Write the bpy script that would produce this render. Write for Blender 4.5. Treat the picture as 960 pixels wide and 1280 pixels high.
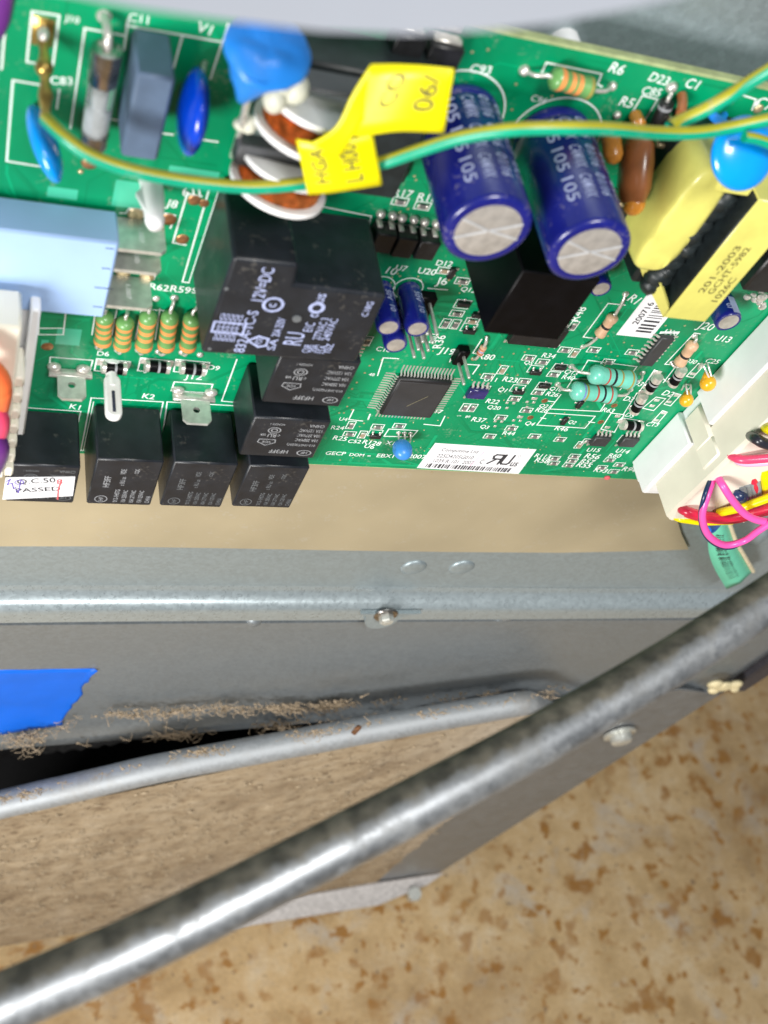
import bpy, bmesh, math, random
from mathutils import Vector, Matrix, noise
random.seed(7)
for o in list(bpy.data.objects): bpy.data.objects.remove(o)
SC = bpy.context.scene
COL = SC.collection
S = 0.001                     # everything below is written in millimetres
FLOOR = -735.0                # floor level in the board's frame (mm); the floor ends up at world z = 0
# ------------------------------------------------------------------ camera
# World axes: X along the board, Y into the wall (board face at Y = 0), Z up.
F, D = 1393.62, 153.0
RC = Matrix(((0.9285, -0.1673, 0.3316), (0.0289, -0.8576, -0.5136), (0.3703, 0.4864, -0.7914)))   # rows: image right, image down, forward
r0 = RC[0].normalized(); r1 = (RC[1] - r0 * RC[1].dot(r0)).normalized(); r2 = r0.cross(r1)
if r2.dot(RC[2]) < 0: r2 = -r2
def wpos(p): return Vector((p[0] * S, p[1] * S, (p[2] - FLOOR) * S))
cam_d = bpy.data.cameras.new('camera'); cam = bpy.data.objects.new('camera', cam_d); COL.objects.link(cam)
cam.matrix_world = Matrix.Translation(wpos((0, -D, 0))) @ Matrix((r0, -r1, -r2)).transposed().to_4x4()
cam_d.sensor_fit = 'HORIZONTAL'; cam_d.sensor_width = 36; cam_d.lens = F / 960 * 36
cam_d.clip_start = 0.005; cam_d.clip_end = 50
cam_d.dof.use_dof = True; cam_d.dof.focus_distance = 0.285; cam_d.dof.aperture_fstop = 27
SC.camera = cam
# ------------------------------------------------------------------ world and lamps
wd = bpy.data.worlds.new('World'); SC.world = wd; wd.use_nodes = True
bg = wd.node_tree.nodes['Background']; bg.inputs[0].default_value = (0.86, 0.93, 1.0, 1); bg.inputs[1].default_value = 0.15
def area(name, loc, target, size, power, col):
    d = bpy.data.lights.new(name, 'AREA'); d.shape = 'RECTANGLE'; d.size = size[0] * S; d.size_y = size[1] * S
    d.energy = power; d.color = col
    o = bpy.data.objects.new(name, d); COL.objects.link(o); o.location = wpos(loc)
    o.rotation_euler = (wpos(target) - wpos(loc)).to_track_quat('-Z', 'Y').to_euler(); return o
area('work_lamp', (-320, -540, -180), (100, 0, -190), (200, 200), 6.3, (1.0, 0.98, 0.95))
area('ceiling_lamp', (120, -640, 640), (150, -60, -400), (300, 300), 9.5, (1.0, 0.98, 0.95))
SC.view_settings.view_transform = 'Standard'; SC.view_settings.look = 'None'
SC.view_settings.exposure = 0.0; SC.view_settings.gamma = 1.0; SC.view_settings.use_curve_mapping = False
SC.cycles.use_denoising = True; SC.cycles.max_bounces = 6; SC.cycles.transparent_max_bounces = 8
SC.cycles.sample_clamp_indirect = 6.0
# ------------------------------------------------------------------ geometry helpers
def ray(x, y): return r0 * ((x - 480) / F) + r1 * ((y - 640) / F) + r2
CAM = Vector((0, -D, 0))
def B(x, y, h=0.0):                # the point h mm in front of the board's face that lies on this line of sight
    r = ray(x, y); return CAM + r * ((D - h) / r.y)
def DP(x, y, d): return CAM + ray(x, y) * d          # a point at a given distance from the lens
def PL(x, y, p0, n):                                 # a point on a given plane
    r = ray(x, y); return CAM + r * ((p0 - CAM).dot(n) / r.dot(n))
def catmull(P, n):
    P = [Vector(p) for p in P]; Q = [P[0] * 2 - P[1]] + P + [P[-1] * 2 - P[-2]]; out = []
    for i in range(1, len(Q) - 2):
        a, b, c, d = Q[i-1], Q[i], Q[i+1], Q[i+2]
        for k in range(n):
            t = k / n
            out.append(0.5 * ((2 * b) + (c - a) * t + (2 * a - 5 * b + 4 * c - d) * t * t + (3 * b - a - 3 * c + d) * t ** 3))
    out.append(P[-1]); return out
_txt = {}
def text_mesh(s):
    if s not in _txt:
        c = bpy.data.curves.new('t', 'FONT'); c.body = s; c.size = 1; c.resolution_u = 3; c.offset = 0.011
        o = bpy.data.objects.new('t', c); me = bpy.data.meshes.new_from_object(o)
        v = [Vector(p.co) for p in me.vertices]; f = [tuple(p.vertices) for p in me.polygons]
        bpy.data.objects.remove(o); bpy.data.curves.remove(c); bpy.data.meshes.remove(me)
        x0 = min(p.x for p in v); x1 = max(p.x for p in v); y0 = min(p.y for p in v); y1 = max(p.y for p in v)
        _txt[s] = ([((p.x - x0) / (x1 - x0), (p.y - y0) / (y1 - y0)) for p in v], f, (x1 - x0) / (y1 - y0))
    return _txt[s]
_sc = [0]
class MB:
    def __init__(s): s.v = []; s.f = []; s.m = []
    def add(s, v, f, m=0):
        n = len(s.v); s.v += [Vector(p) for p in v]
        for q in f: s.f.append(tuple(i + n for i in q)); s.m.append(m)
        return s
    def box(s, a, b, bev=0.2, m=0):
        lo = [min(a[i], b[i]) for i in range(3)]; hi = [max(a[i], b[i]) for i in range(3)]
        bev = min([bev] + [(hi[i] - lo[i]) * 0.45 for i in range(3)])
        V = []; idx = {}
        for sx in (0, 1):
            for sy in (0, 1):
                for sz in (0, 1):
                    sg = (sx, sy, sz)
                    for ax in range(3):
                        p = [(hi[i] if sg[i] else lo[i]) + (0 if i == ax else (-bev if sg[i] else bev)) for i in range(3)]
                        idx[sg, ax] = len(V); V.append(p)
        Fc = []
        for ax in range(3):
            o = [i for i in range(3) if i != ax]
            for sv in (0, 1):
                q = []
                for (p, r) in ((0, 0), (1, 0), (1, 1), (0, 1)):
                    sg = [0, 0, 0]; sg[ax] = sv; sg[o[0]] = p; sg[o[1]] = r; q.append(idx[tuple(sg), ax])
                Fc.append(q)
            for p in (0, 1):
                for r in (0, 1):
                    q = []
                    for (e, who) in ((0, o[0]), (1, o[0]), (1, o[1]), (0, o[1])):
                        sg = [0, 0, 0]; sg[ax] = e; sg[o[0]] = p; sg[o[1]] = r; q.append(idx[tuple(sg), who])
                    Fc.append(q)
        for sx in (0, 1):
            for sy in (0, 1):
                for sz in (0, 1): Fc.append([idx[(sx, sy, sz), k] for k in range(3)])
        return s.add(V, Fc, m)
    def lathe(s, p0, axis, prof, seg=20, m=0, sx=1.0, ref=None):
        p0 = Vector(p0); a = Vector(axis).normalized(); rf = Vector(ref) if ref else (Vector((0, 0, 1)) if abs(a.z) < 0.9 else Vector((1, 0, 0)))
        e1 = (rf - a * rf.dot(a)).normalized(); e2 = a.cross(e1); V = []; Fc = []
        for (t, r) in prof:
            for k in range(seg):
                w = 2 * math.pi * k / seg; V.append(p0 + a * t + e1 * (math.cos(w) * r) + e2 * (math.sin(w) * r * sx))
        n = len(prof)
        for i in range(n - 1):
            for k in range(seg):
                k2 = (k + 1) % seg; Fc.append((i * seg + k, i * seg + k2, (i + 1) * seg + k2, (i + 1) * seg + k))
        if prof[0][1] > 1e-6: Fc.append(tuple(range(seg)))
        if prof[-1][1] > 1e-6: Fc.append(tuple((n - 1) * seg + k for k in range(seg)))
        return s.add(V, Fc, m)
    def ellipsoid(s, c, ex, ey, ez, seg=24, rings=14, m=0):
        c, ex, ey, ez = Vector(c), Vector(ex), Vector(ey), Vector(ez); V = []; Fc = []
        for i in range(rings + 1):
            th = math.pi * i / rings
            for k in range(seg):
                w = 2 * math.pi * k / seg
                V.append(c + ex * (math.sin(th) * math.cos(w)) + ey * (math.sin(th) * math.sin(w)) + ez * math.cos(th))
        for i in range(rings):
            for k in range(seg):
                k2 = (k + 1) % seg; Fc.append((i * seg + k, i * seg + k2, (i + 1) * seg + k2, (i + 1) * seg + k))
        return s.add(V, Fc, m)
    def tube(s, P, r, seg=10, n=6, m=0, ref=(0, 0, 1), stripe=None, smooth=True, twist=0.0, rfun=None):
        Q = catmull(P, n) if smooth and len(P) > 2 else [Vector(p) for p in P]
        V = []; Fc = []; ms = []; ref = Vector(ref); L = len(Q)
        for i, q in enumerate(Q):
            t = (Q[min(i + 1, L - 1)] - Q[max(i - 1, 0)]).normalized()
            e1 = ref - t * ref.dot(t)
            e1 = e1.normalized() if e1.length > 1e-3 else Vector((1, 0, 0)).cross(t).normalized()
            e2 = t.cross(e1); rr = rfun(i / (L - 1)) * r if rfun else r
            for k in range(seg):
                w = 2 * math.pi * k / seg + twist * i / L; V.append(q + (e1 * math.cos(w) + e2 * math.sin(w)) * rr)
        for i in range(L - 1):
            for k in range(seg):
                k2 = (k + 1) % seg; Fc.append((i * seg + k, i * seg + k2, (i + 1) * seg + k2, (i + 1) * seg + k)); ms.append(stripe(k) if stripe else m)
        Fc.append(tuple(range(seg))); ms.append(m); Fc.append(tuple((L - 1) * seg + k for k in range(seg))); ms.append(m)
        n0 = len(s.v); s.v += V
        for q, mm in zip(Fc, ms): s.f.append(tuple(i + n0 for i in q)); s.m.append(mm)
        return s
    def prism(s, poly, vec, m=0):                    # a flat polygon given a thickness
        vec = Vector(vec); n = len(poly); V = [Vector(p) for p in poly] + [Vector(p) + vec for p in poly]
        return s.add(V, [tuple(range(n)), tuple(range(n, 2 * n))] + [(i, (i + 1) % n, n + (i + 1) % n, n + i) for i in range(n)], m)
    def strip(s, P, wdt, nrm=(0, -1, 0), m=0, closed=False):   # a printed line
        nrm = Vector(nrm); P = [Vector(p) for p in P]
        if closed: P = P + [P[0]]
        for a, b in zip(P, P[1:]):
            d = (b - a)
            if d.length < 1e-6: continue
            d.normalize(); q = nrm.cross(d) * (wdt / 2); e = d * (wdt / 2); _sc[0] += 1; lift = nrm * (0.0009 * (_sc[0] % 23))
            s.add([a - e - q + lift, b + e - q + lift, b + e + q + lift, a - e + q + lift], [(0, 1, 2, 3)], m)
        return s
    def text(s, st, p, right, up, w=None, h=None, m=0, wrap=None):
        v, f, asp = text_mesh(st); right = Vector(right); up = Vector(up)
        if w is None: w = h * asp
        if h is None: h = w / asp
        if wrap: pts = [wrap(x * w, y * h) for x, y in v]
        else: pts = [Vector(p) + right * (x * w) + up * (y * h) for x, y in v]
        return s.add(pts, f, m)
    def ring(s, c, e1, e2, r, wdt, seg=40, a0=0, a1=2 * math.pi, m=0):
        c = Vector(c); e1 = Vector(e1); e2 = Vector(e2)
        for k in range(seg):
            w0 = a0 + (a1 - a0) * k / seg; w1 = a0 + (a1 - a0) * (k + 1) / seg
            q = [c + (e1 * math.cos(w) + e2 * math.sin(w)) * R for w, R in ((w0, r - wdt / 2), (w1, r - wdt / 2), (w1, r + wdt / 2), (w0, r + wdt / 2))]
            s.add(q, [(0, 1, 2, 3)], m)
        return s
WORLD = {}
def place(o, p, parent):
    w = wpos(p) if not isinstance(p, Vector) or p.length > 1e9 else wpos(p)
    WORLD[o.name] = w; o.parent = parent
    o.location = w - (WORLD[parent.name] if parent else Vector((0, 0, 0)))
def tag(o, label=None, cat=None, group=None, kind=None):
    if label: o['label'] = label
    if cat: o['category'] = cat
    if group: o['group'] = group
    if kind: o['kind'] = kind
    return o
def empty(name, p):
    o = bpy.data.objects.new(name, None); COL.objects.link(o); o.empty_display_size = 0.005; place(o, p, None); return o
def build(mb, name, mats, parent=None, sharp=40, origin=None, flat=False):
    if not isinstance(mats, (list, tuple)): mats = [mats]
    if origin is None:
        origin = Vector([(min(p[i] for p in mb.v) + max(p[i] for p in mb.v)) / 2 for i in range(3)])
    me = bpy.data.meshes.new(name); bm = bmesh.new()
    vs = [bm.verts.new((p - origin) * S) for p in mb.v]
    for q, mi in zip(mb.f, mb.m):
        try:
            fc = bm.faces.new([vs[i] for i in q]); fc.material_index = mi; fc.smooth = not flat
        except ValueError: pass
    if not flat: bmesh.ops.recalc_face_normals(bm, faces=bm.faces)
    bm.to_mesh(me); bm.free()
    for m in mats: me.materials.append(m)
    if not flat: me.set_sharp_from_angle(angle=math.radians(sharp))
    o = bpy.data.objects.new(name, me); COL.objects.link(o); place(o, origin, parent); return o
def inst(src, name, p, parent):
    o = bpy.data.objects.new(name, src.data); COL.objects.link(o); place(o, p, parent); return o
# ------------------------------------------------------------------ materials
def mat(name, col, rough=0.5, metal=0.0, var=0.12, scale=400, bump=0.0, bscale=None, coat=0.0, trans=0.0, rvar=0.1, col2=None, spec=0.5, detail=4, sss=0.0, speck=0.0):
    m = bpy.data.materials.new(name); m.use_nodes = True; nt = m.node_tree; b = nt.nodes['Principled BSDF']
    tc = nt.nodes.new('ShaderNodeTexCoord'); nz = nt.nodes.new('ShaderNodeTexNoise'); nz.inputs['Scale'].default_value = scale; nz.inputs['Detail'].default_value = detail
    nt.links.new(tc.outputs['Object'], nz.inputs['Vector'])
    mx = nt.nodes.new('ShaderNodeMix'); mx.data_type = 'RGBA'
    c2 = col2 if col2 else tuple(max(0, c * (1 - 2 * var)) for c in col)
    mx.inputs['A'].default_value = (*c2, 1); mx.inputs['B'].default_value = (*[min(1, c * (1 + (0 if col2 else var))) for c in col], 1)
    rp = nt.nodes.new('ShaderNodeValToRGB'); rp.color_ramp.elements[0].position = 0.3; rp.color_ramp.elements[1].position = 0.7
    nt.links.new(nz.outputs['Fac'], rp.inputs['Fac']); nt.links.new(rp.outputs['Color'], mx.inputs['Factor']); nt.links.new(mx.outputs['Result'], b.inputs['Base Color'])
    if speck:                                   # specks of settled dust and scuffs
        ns = nt.nodes.new('ShaderNodeTexNoise'); ns.inputs['Scale'].default_value = 1100; ns.inputs['Detail'].default_value = 3; nt.links.new(tc.outputs['Object'], ns.inputs['Vector'])
        nb = nt.nodes.new('ShaderNodeTexNoise'); nb.inputs['Scale'].default_value = 160; nb.inputs['Detail'].default_value = 4; nt.links.new(tc.outputs['Object'], nb.inputs['Vector'])
        mu = nt.nodes.new('ShaderNodeMath'); mu.operation = 'MULTIPLY'; nt.links.new(ns.outputs['Fac'], mu.inputs[0]); nt.links.new(nb.outputs['Fac'], mu.inputs[1])
        rs = nt.nodes.new('ShaderNodeMapRange'); rs.inputs['From Min'].default_value = 0.33; rs.inputs['From Max'].default_value = 0.42; rs.inputs['To Max'].default_value = speck; nt.links.new(mu.outputs[0], rs.inputs['Value'])
        m3 = nt.nodes.new('ShaderNodeMix'); m3.data_type = 'RGBA'; nt.links.new(rs.outputs['Result'], m3.inputs['Factor']); nt.links.new(mx.outputs['Result'], m3.inputs['A']); m3.inputs['B'].default_value = (0.42, 0.39, 0.33, 1); nt.links.new(m3.outputs['Result'], b.inputs['Base Color'])
    mr = nt.nodes.new('ShaderNodeMapRange'); mr.inputs['To Min'].default_value = max(0.02, rough - rvar); mr.inputs['To Max'].default_value = min(1, rough + rvar)
    n2 = nt.nodes.new('ShaderNodeTexNoise'); n2.inputs['Scale'].default_value = scale * 0.37; n2.inputs['Detail'].default_value = 6
    nt.links.new(tc.outputs['Object'], n2.inputs['Vector']); nt.links.new(n2.outputs['Fac'], mr.inputs['Value']); nt.links.new(mr.outputs['Result'], b.inputs['Roughness'])
    b.inputs['Metallic'].default_value = metal; b.inputs['Specular IOR Level'].default_value = spec
    b.inputs['Coat Weight'].default_value = coat; b.inputs['Coat Roughness'].default_value = 0.12; b.inputs['Transmission Weight'].default_value = trans
    if sss: b.inputs['Subsurface Weight'].default_value = sss; b.inputs['Subsurface Scale'].default_value = 0.002
    if bump:
        bp = nt.nodes.new('ShaderNodeBump'); bp.inputs['Strength'].default_value = bump; bp.inputs['Distance'].default_value = 0.0002
        n3 = nt.nodes.new('ShaderNodeTexNoise'); n3.inputs['Scale'].default_value = bscale or scale * 4; n3.inputs['Detail'].default_value = 5
        nt.links.new(tc.outputs['Object'], n3.inputs['Vector']); nt.links.new(n3.outputs['Fac'], bp.inputs['Height']); nt.links.new(bp.outputs['Normal'], b.inputs['Normal'])
    return m
M = {}
M['mask'] = mat('solder_mask', (0.0, 0.275, 0.112), 0.34, var=0.14, scale=45, bump=0.04, bscale=1500, spec=0.35, speck=0.22)
M['mask_lo'] = mat('solder_mask_trace', (0.0, 0.235, 0.093), 0.34, var=0.08, scale=60, spec=0.35)
M['mask_mid'] = mat('solder_mask_raised', (0.0, 0.345, 0.145), 0.34, var=0.08, scale=60, spec=0.35)
M['mask_hi'] = mat('solder_mask_bare', (0.06, 0.52, 0.32), 0.36, var=0.08, scale=60)
M['edge'] = mat('laminate_edge', (0.36, 0.42, 0.20), 0.8, bump=0.3)
M['silk'] = mat('silkscreen_ink', (0.80, 0.88, 0.84), 0.6, var=0.05)
M['solder'] = mat('solder', (0.74, 0.71, 0.66), 0.3, 0.55, var=0.12, scale=900, bump=0.25, bscale=1200)
M['tin'] = mat('tinned_steel', (0.66, 0.67, 0.62), 0.34, 0.55, var=0.1, scale=600, bump=0.08)
M['copper_pad'] = mat('copper_pad', (0.50, 0.25, 0.12), 0.4, 0.8, var=0.2, scale=900)
M['gold_pad'] = mat('gold_pad', (0.75, 0.60, 0.36), 0.35, 0.7)
M['blackcase'] = mat('black_relay_plastic', (0.015, 0.018, 0.024), 0.38, var=0.15, scale=250, bump=0.06, bscale=3000, rvar=0.14, spec=0.4, speck=0.10)
M['black'] = mat('black_epoxy', (0.014, 0.014, 0.016), 0.42, var=0.2, scale=500, bump=0.15, bscale=4000)
M['jet'] = mat('black_gloss_plastic', (0.003, 0.003, 0.004), 0.4, var=0.2, scale=300, spec=0.12)
M['print_grey'] = mat('laser_print', (0.30, 0.31, 0.33), 0.6)
M['print_dim'] = mat('dim_laser_print', (0.13, 0.14, 0.15), 0.6)
M['print_blue'] = mat('pale_blue_ink', (0.37, 0.42, 0.66), 0.6, var=0.15, scale=900)
M['print_black'] = mat('black_ink', (0.03, 0.03, 0.035), 0.7)
M['ink_grey'] = mat('grey_ink', (0.20, 0.20, 0.21), 0.7)
M['ink_purple'] = mat('purple_ink', (0.12, 0.08, 0.42), 0.6)
M['ink_red'] = mat('red_ink', (0.70, 0.10, 0.12), 0.6)
M['ink_pink'] = mat('pink_ink', (0.80, 0.55, 0.68), 0.6)
M['paper'] = mat('white_label_paper', (0.83, 0.83, 0.86), 0.55, var=0.03)
M['capblue'] = mat('blue_capacitor_sleeve', (0.007, 0.011, 0.165), 0.26, var=0.12, scale=150, bump=0.06, coat=0.3, speck=0.25)
M['capstripe'] = mat('pale_capacitor_stripe', (0.36, 0.40, 0.62), 0.4)
M['alu'] = mat('capacitor_aluminium', (0.70, 0.68, 0.66), 0.4, 0.7, var=0.12, scale=500, bump=0.5, bscale=450)
M['alu_groove'] = mat('bright_groove', (0.85, 0.86, 0.88), 0.3, 0.6)
M['cyan'] = mat('cyan_epoxy', (0.0, 0.30, 0.86), 0.22, coat=0.5, var=0.06, scale=150)
M['cyan2'] = mat('sky_blue_epoxy', (0.015, 0.24, 0.80), 0.4, coat=0.1, var=0.06, scale=150)
M['blue'] = mat('blue_epoxy', (0.0, 0.055, 0.62), 0.2, coat=0.5, var=0.08, scale=150)
M['resonator'] = mat('blue_resonator', (0.05, 0.25, 0.68), 0.32, var=0.06)
M['brown'] = mat('brown_epoxy', (0.36, 0.125, 0.04), 0.3, coat=0.4, var=0.15, scale=200)
M['amber'] = mat('amber_epoxy', (0.62, 0.24, 0.03), 0.25, coat=0.4, var=0.1)
M['yellow_bead'] = mat('yellow_epoxy_bead', (0.82, 0.42, 0.015), 0.3, coat=0.3, var=0.08)
M['greyblue'] = mat('grey_blue_plastic', (0.10, 0.15, 0.235), 0.5, var=0.1, scale=200, bump=0.1)
M['lightblue'] = mat('light_blue_plastic', (0.36, 0.53, 0.84), 0.45, var=0.03, scale=100, bump=0.05, sss=0.0)
M['darkslot'] = mat('dark_slot', (0.03, 0.04, 0.07), 0.7)
M['white'] = mat('white_nylon', (0.88, 0.88, 0.88), 0.35, var=0.03, scale=200, bump=0.05)
M['header'] = mat('white_header_plastic', (0.88, 0.89, 0.91), 0.34, var=0.03, scale=100)
M['cream'] = mat('cream_plug_plastic', (0.82, 0.78, 0.66), 0.4, var=0.04, scale=80, bump=0.04)
M['glue'] = mat('silicone_glue', (0.66, 0.66, 0.55), 0.4, var=0.06, bump=0.2, bscale=800)
M['copper'] = mat('enamelled_copper', (0.85, 0.36, 0.12), 0.28, 0.45, var=0.25, scale=700)
M['core'] = mat('ferrite_core', (0.075, 0.078, 0.085), 0.5, var=0.1, scale=300, bump=0.1)
M['coreblack'] = mat('dark_ferrite', (0.012, 0.018, 0.02), 0.45, var=0.2)
M['brass'] = mat('brass', (0.52, 0.36, 0.10), 0.3, 0.9, var=0.25, scale=500, bump=0.2)
M['steelcap'] = mat('fuse_cap_metal', (0.42, 0.39, 0.37), 0.25, 1.0, var=0.2, scale=600, bump=0.15)
M['glass'] = mat('fuse_glass', (0.88, 0.94, 0.94), 0.06, trans=0.85, var=0.0, rvar=0.02)
M['sand'] = mat('fuse_filler', (0.72, 0.72, 0.76), 0.8)
M['transtape'] = mat('yellow_polyester_tape', (0.68, 0.64, 0.16), 0.33, var=0.07, scale=150, bump=0.12, bscale=300, coat=0.3)
M['tagyellow'] = mat('yellow_tag_vinyl', (0.88, 0.80, 0.0), 0.4, var=0.04, scale=80, bump=0.1, bscale=400)
M['tagink'] = mat('tag_ink', (0.17, 0.15, 0.05), 0.7, spec=0.2)
M['res_green'] = mat('green_resistor', (0.14, 0.33, 0.10), 0.35, var=0.1, scale=500, coat=0.2)
M['band_orange'] = mat('orange_band', (0.82, 0.30, 0.09), 0.4)
M['res_teal'] = mat('teal_resistor', (0.16, 0.56, 0.44), 0.3, var=0.06, scale=500, coat=0.2)
M['res_beige'] = mat('beige_resistor', (0.68, 0.43, 0.27), 0.4, var=0.08, scale=500)
M['band_black'] = mat('black_band', (0.015, 0.015, 0.02), 0.4)
M['band_red'] = mat('red_band', (0.45, 0.08, 0.06), 0.4)
M['band_gold'] = mat('gold_band', (0.36, 0.29, 0.07), 0.4)
M['band_violet'] = mat('violet_band', (0.22, 0.25, 0.62), 0.4)
M['smd_grey'] = mat('chip_resistor_body', (0.15, 0.15, 0.145), 0.45)
M['smd_tan'] = mat('chip_capacitor_body', (0.32, 0.25, 0.17), 0.5)
M['qfp'] = mat('chip_package', (0.035, 0.036, 0.04), 0.48, var=0.1, scale=200, bump=0.1, bscale=4000)
M['qfp_edge'] = mat('chip_edge', (0.012, 0.012, 0.015), 0.5)
M['scratch'] = mat('scratch', (0.22, 0.20, 0.12), 0.6)
M['soic_purple'] = mat('purple_chip_top', (0.03, 0.025, 0.14), 0.22, var=0.2)  # one even purple-blue colour with a smooth finish
M['wire_green'] = mat('green_wire', (0.0, 0.36, 0.21), 0.34, var=0.07, scale=120, speck=0.25)
M['wire_stripe'] = mat('yellow_wire_stripe', (0.43, 0.40, 0.02), 0.36, var=0.1, scale=120, speck=0.3)
for k, c in dict(pink=(0.86, 0.10, 0.42), red=(0.62, 0.02, 0.06), yellow=(0.88, 0.74, 0.0), black=(0.02, 0.02, 0.03), navy=(0.01, 0.03, 0.10), orange=(0.92, 0.17, 0.05), rose=(0.80, 0.06, 0.16), purple=(0.12, 0.02, 0.20), grey=(0.26, 0.30, 0.32), blue=(0.0, 0.13, 0.62), mauve=(0.62, 0.42, 0.62)).items():
    M['w_' + k] = mat(k + '_wire', c, 0.33, var=0.05, scale=100, coat=0.15)
M['mint'] = mat('mint_label', (0.16, 0.66, 0.45), 0.45, var=0.03)
M['mint_back'] = mat('cream_label_backing', (0.72, 0.62, 0.42), 0.6)
M['tape'] = mat('blue_tape', (0.0, 0.13, 0.70), 0.42, var=0.06, scale=60, bump=0.15, bscale=300)
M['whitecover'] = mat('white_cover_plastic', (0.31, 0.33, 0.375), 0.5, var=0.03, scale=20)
M['dustfibre'] = mat('dust_fibre', (0.36, 0.28, 0.19), 0.9)
M['rust'] = mat('brown_rust', (0.17, 0.07, 0.025), 0.8, var=0.3, scale=800, bump=0.4)
M['lint'] = mat('grey_brown_lint', (0.38, 0.30, 0.20), 0.95, var=0.2)
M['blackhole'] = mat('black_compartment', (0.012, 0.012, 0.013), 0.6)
M['hose'] = mat('black_hose_rubber', (0.02, 0.02, 0.02), 0.35, var=0.2)
M['cabinet'] = mat('shaded_cabinet_edge', (0.045, 0.042, 0.05), 0.5)  # dark colour stands in for shade on the cabinet's side
M['creamglue'] = mat('cream_glue', (0.70, 0.60, 0.36), 0.5)
M['greenglass'] = mat('clear_film', (0.55, 0.62, 0.58), 0.2, trans=0.5)
def galvanised(name, col, rough, spangle=120, dirt=0.0, metal=0.9, dcol=(0.22, 0.18, 0.13)):
    m = bpy.data.materials.new(name); m.use_nodes = True; nt = m.node_tree; b = nt.nodes['Principled BSDF']; L = nt.links.new
    tc = nt.nodes.new('ShaderNodeTexCoord')
    vo = nt.nodes.new('ShaderNodeTexVoronoi'); vo.inputs['Scale'].default_value = spangle; L(tc.outputs['Object'], vo.inputs['Vector'])
    nz = nt.nodes.new('ShaderNodeTexNoise'); nz.inputs['Scale'].default_value = 1400; nz.inputs['Detail'].default_value = 4; L(tc.outputs['Object'], nz.inputs['Vector'])
    n2 = nt.nodes.new('ShaderNodeTexNoise'); n2.inputs['Scale'].default_value = 14; n2.inputs['Detail'].default_value = 6; L(tc.outputs['Object'], n2.inputs['Vector'])
    mp = nt.nodes.new('ShaderNodeMapping'); mp.inputs['Scale'].default_value = (30, 30, 700); L(tc.outputs['Object'], mp.inputs['Vector'])
    n3 = nt.nodes.new('ShaderNodeTexNoise'); n3.inputs['Scale'].default_value = 1; n3.inputs['Detail'].default_value = 3; L(mp.outputs['Vector'], n3.inputs['Vector'])
    sp = nt.nodes.new('ShaderNodeSeparateColor'); L(vo.outputs['Color'], sp.inputs['Color'])
    def mth(op, a, bb):
        n = nt.nodes.new('ShaderNodeMath'); n.operation = op
        for i, q in enumerate((a, bb)):
            if isinstance(q, (int, float)): n.inputs[i].default_value = q
            else: L(q, n.inputs[i])
        return n.outputs[0]
    f = mth('ADD', mth('MULTIPLY', sp.outputs[0], 0.28), mth('ADD', mth('MULTIPLY', nz.outputs['Fac'], 0.42), mth('ADD', mth('MULTIPLY', n2.outputs['Fac'], 0.2), mth('MULTIPLY', n3.outputs['Fac'], 0.1))))
    mx = nt.nodes.new('ShaderNodeMix'); mx.data_type = 'RGBA'; L(f, mx.inputs['Factor'])
    mx.inputs['A'].default_value = (*[c * 0.72 for c in col], 1); mx.inputs['B'].default_value = (*[min(1, c * 1.2) for c in col], 1)
    last = mx.outputs['Result']
    if dirt:
        nd = nt.nodes.new('ShaderNodeTexNoise'); nd.inputs['Scale'].default_value = 35; nd.inputs['Detail'].default_value = 9; nd.inputs['Roughness'].default_value = 0.7; L(tc.outputs['Object'], nd.inputs['Vector'])
        rp = nt.nodes.new('ShaderNodeValToRGB'); rp.color_ramp.elements[0].position = 0.5; rp.color_ramp.elements[1].position = 0.75; L(nd.outputs['Fac'], rp.inputs['Fac'])
        m2 = nt.nodes.new('ShaderNodeMix'); m2.data_type = 'RGBA'; L(mth('MULTIPLY', rp.outputs['Color'], dirt), m2.inputs['Factor']); L(last, m2.inputs['A']); m2.inputs['B'].default_value = (*dcol, 1)
        last = m2.outputs['Result']; L(mth('SUBTRACT', metal, mth('MULTIPLY', rp.outputs['Color'], dirt * metal)), b.inputs['Metallic'])
    else: b.inputs['Metallic'].default_value = metal
    L(last, b.inputs['Base Color'])
    L(mth('ADD', rough - 0.12, mth('MULTIPLY', f, 0.26)), b.inputs['Roughness'])
    bp = nt.nodes.new('ShaderNodeBump'); bp.inputs['Strength'].default_value = 0.12; bp.inputs['Distance'].default_value = 0.0002; L(nz.outputs['Fac'], bp.inputs['Height']); L(bp.outputs['Normal'], b.inputs['Normal'])
    return m
M['galv'] = galvanised('galvanised_tray_steel', (0.35, 0.415, 0.44), 0.40, 900, 0.05, 0.5)
M['galvlip'] = galvanised('folded_lip_steel', (0.42, 0.485, 0.51), 0.30, 900, 0.0, 0.55)
M['galv2'] = galvanised('grey_sheet_steel', (0.29, 0.325, 0.35), 0.38, 900, 0.14, 0.6)
M['galv3'] = galvanised('bright_rolled_steel', (0.38, 0.40, 0.415), 0.62, 700, 0.7, 0.65)
M['plate'] = galvanised('dull_plate_steel', (0.30, 0.32, 0.34), 0.5, 200, 0.3, 0.7)
M['rod'] = galvanised('steel_tube_metal', (0.38, 0.40, 0.42), 0.46, 900, 0.85, 0.95, (0.10, 0.095, 0.08))
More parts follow.
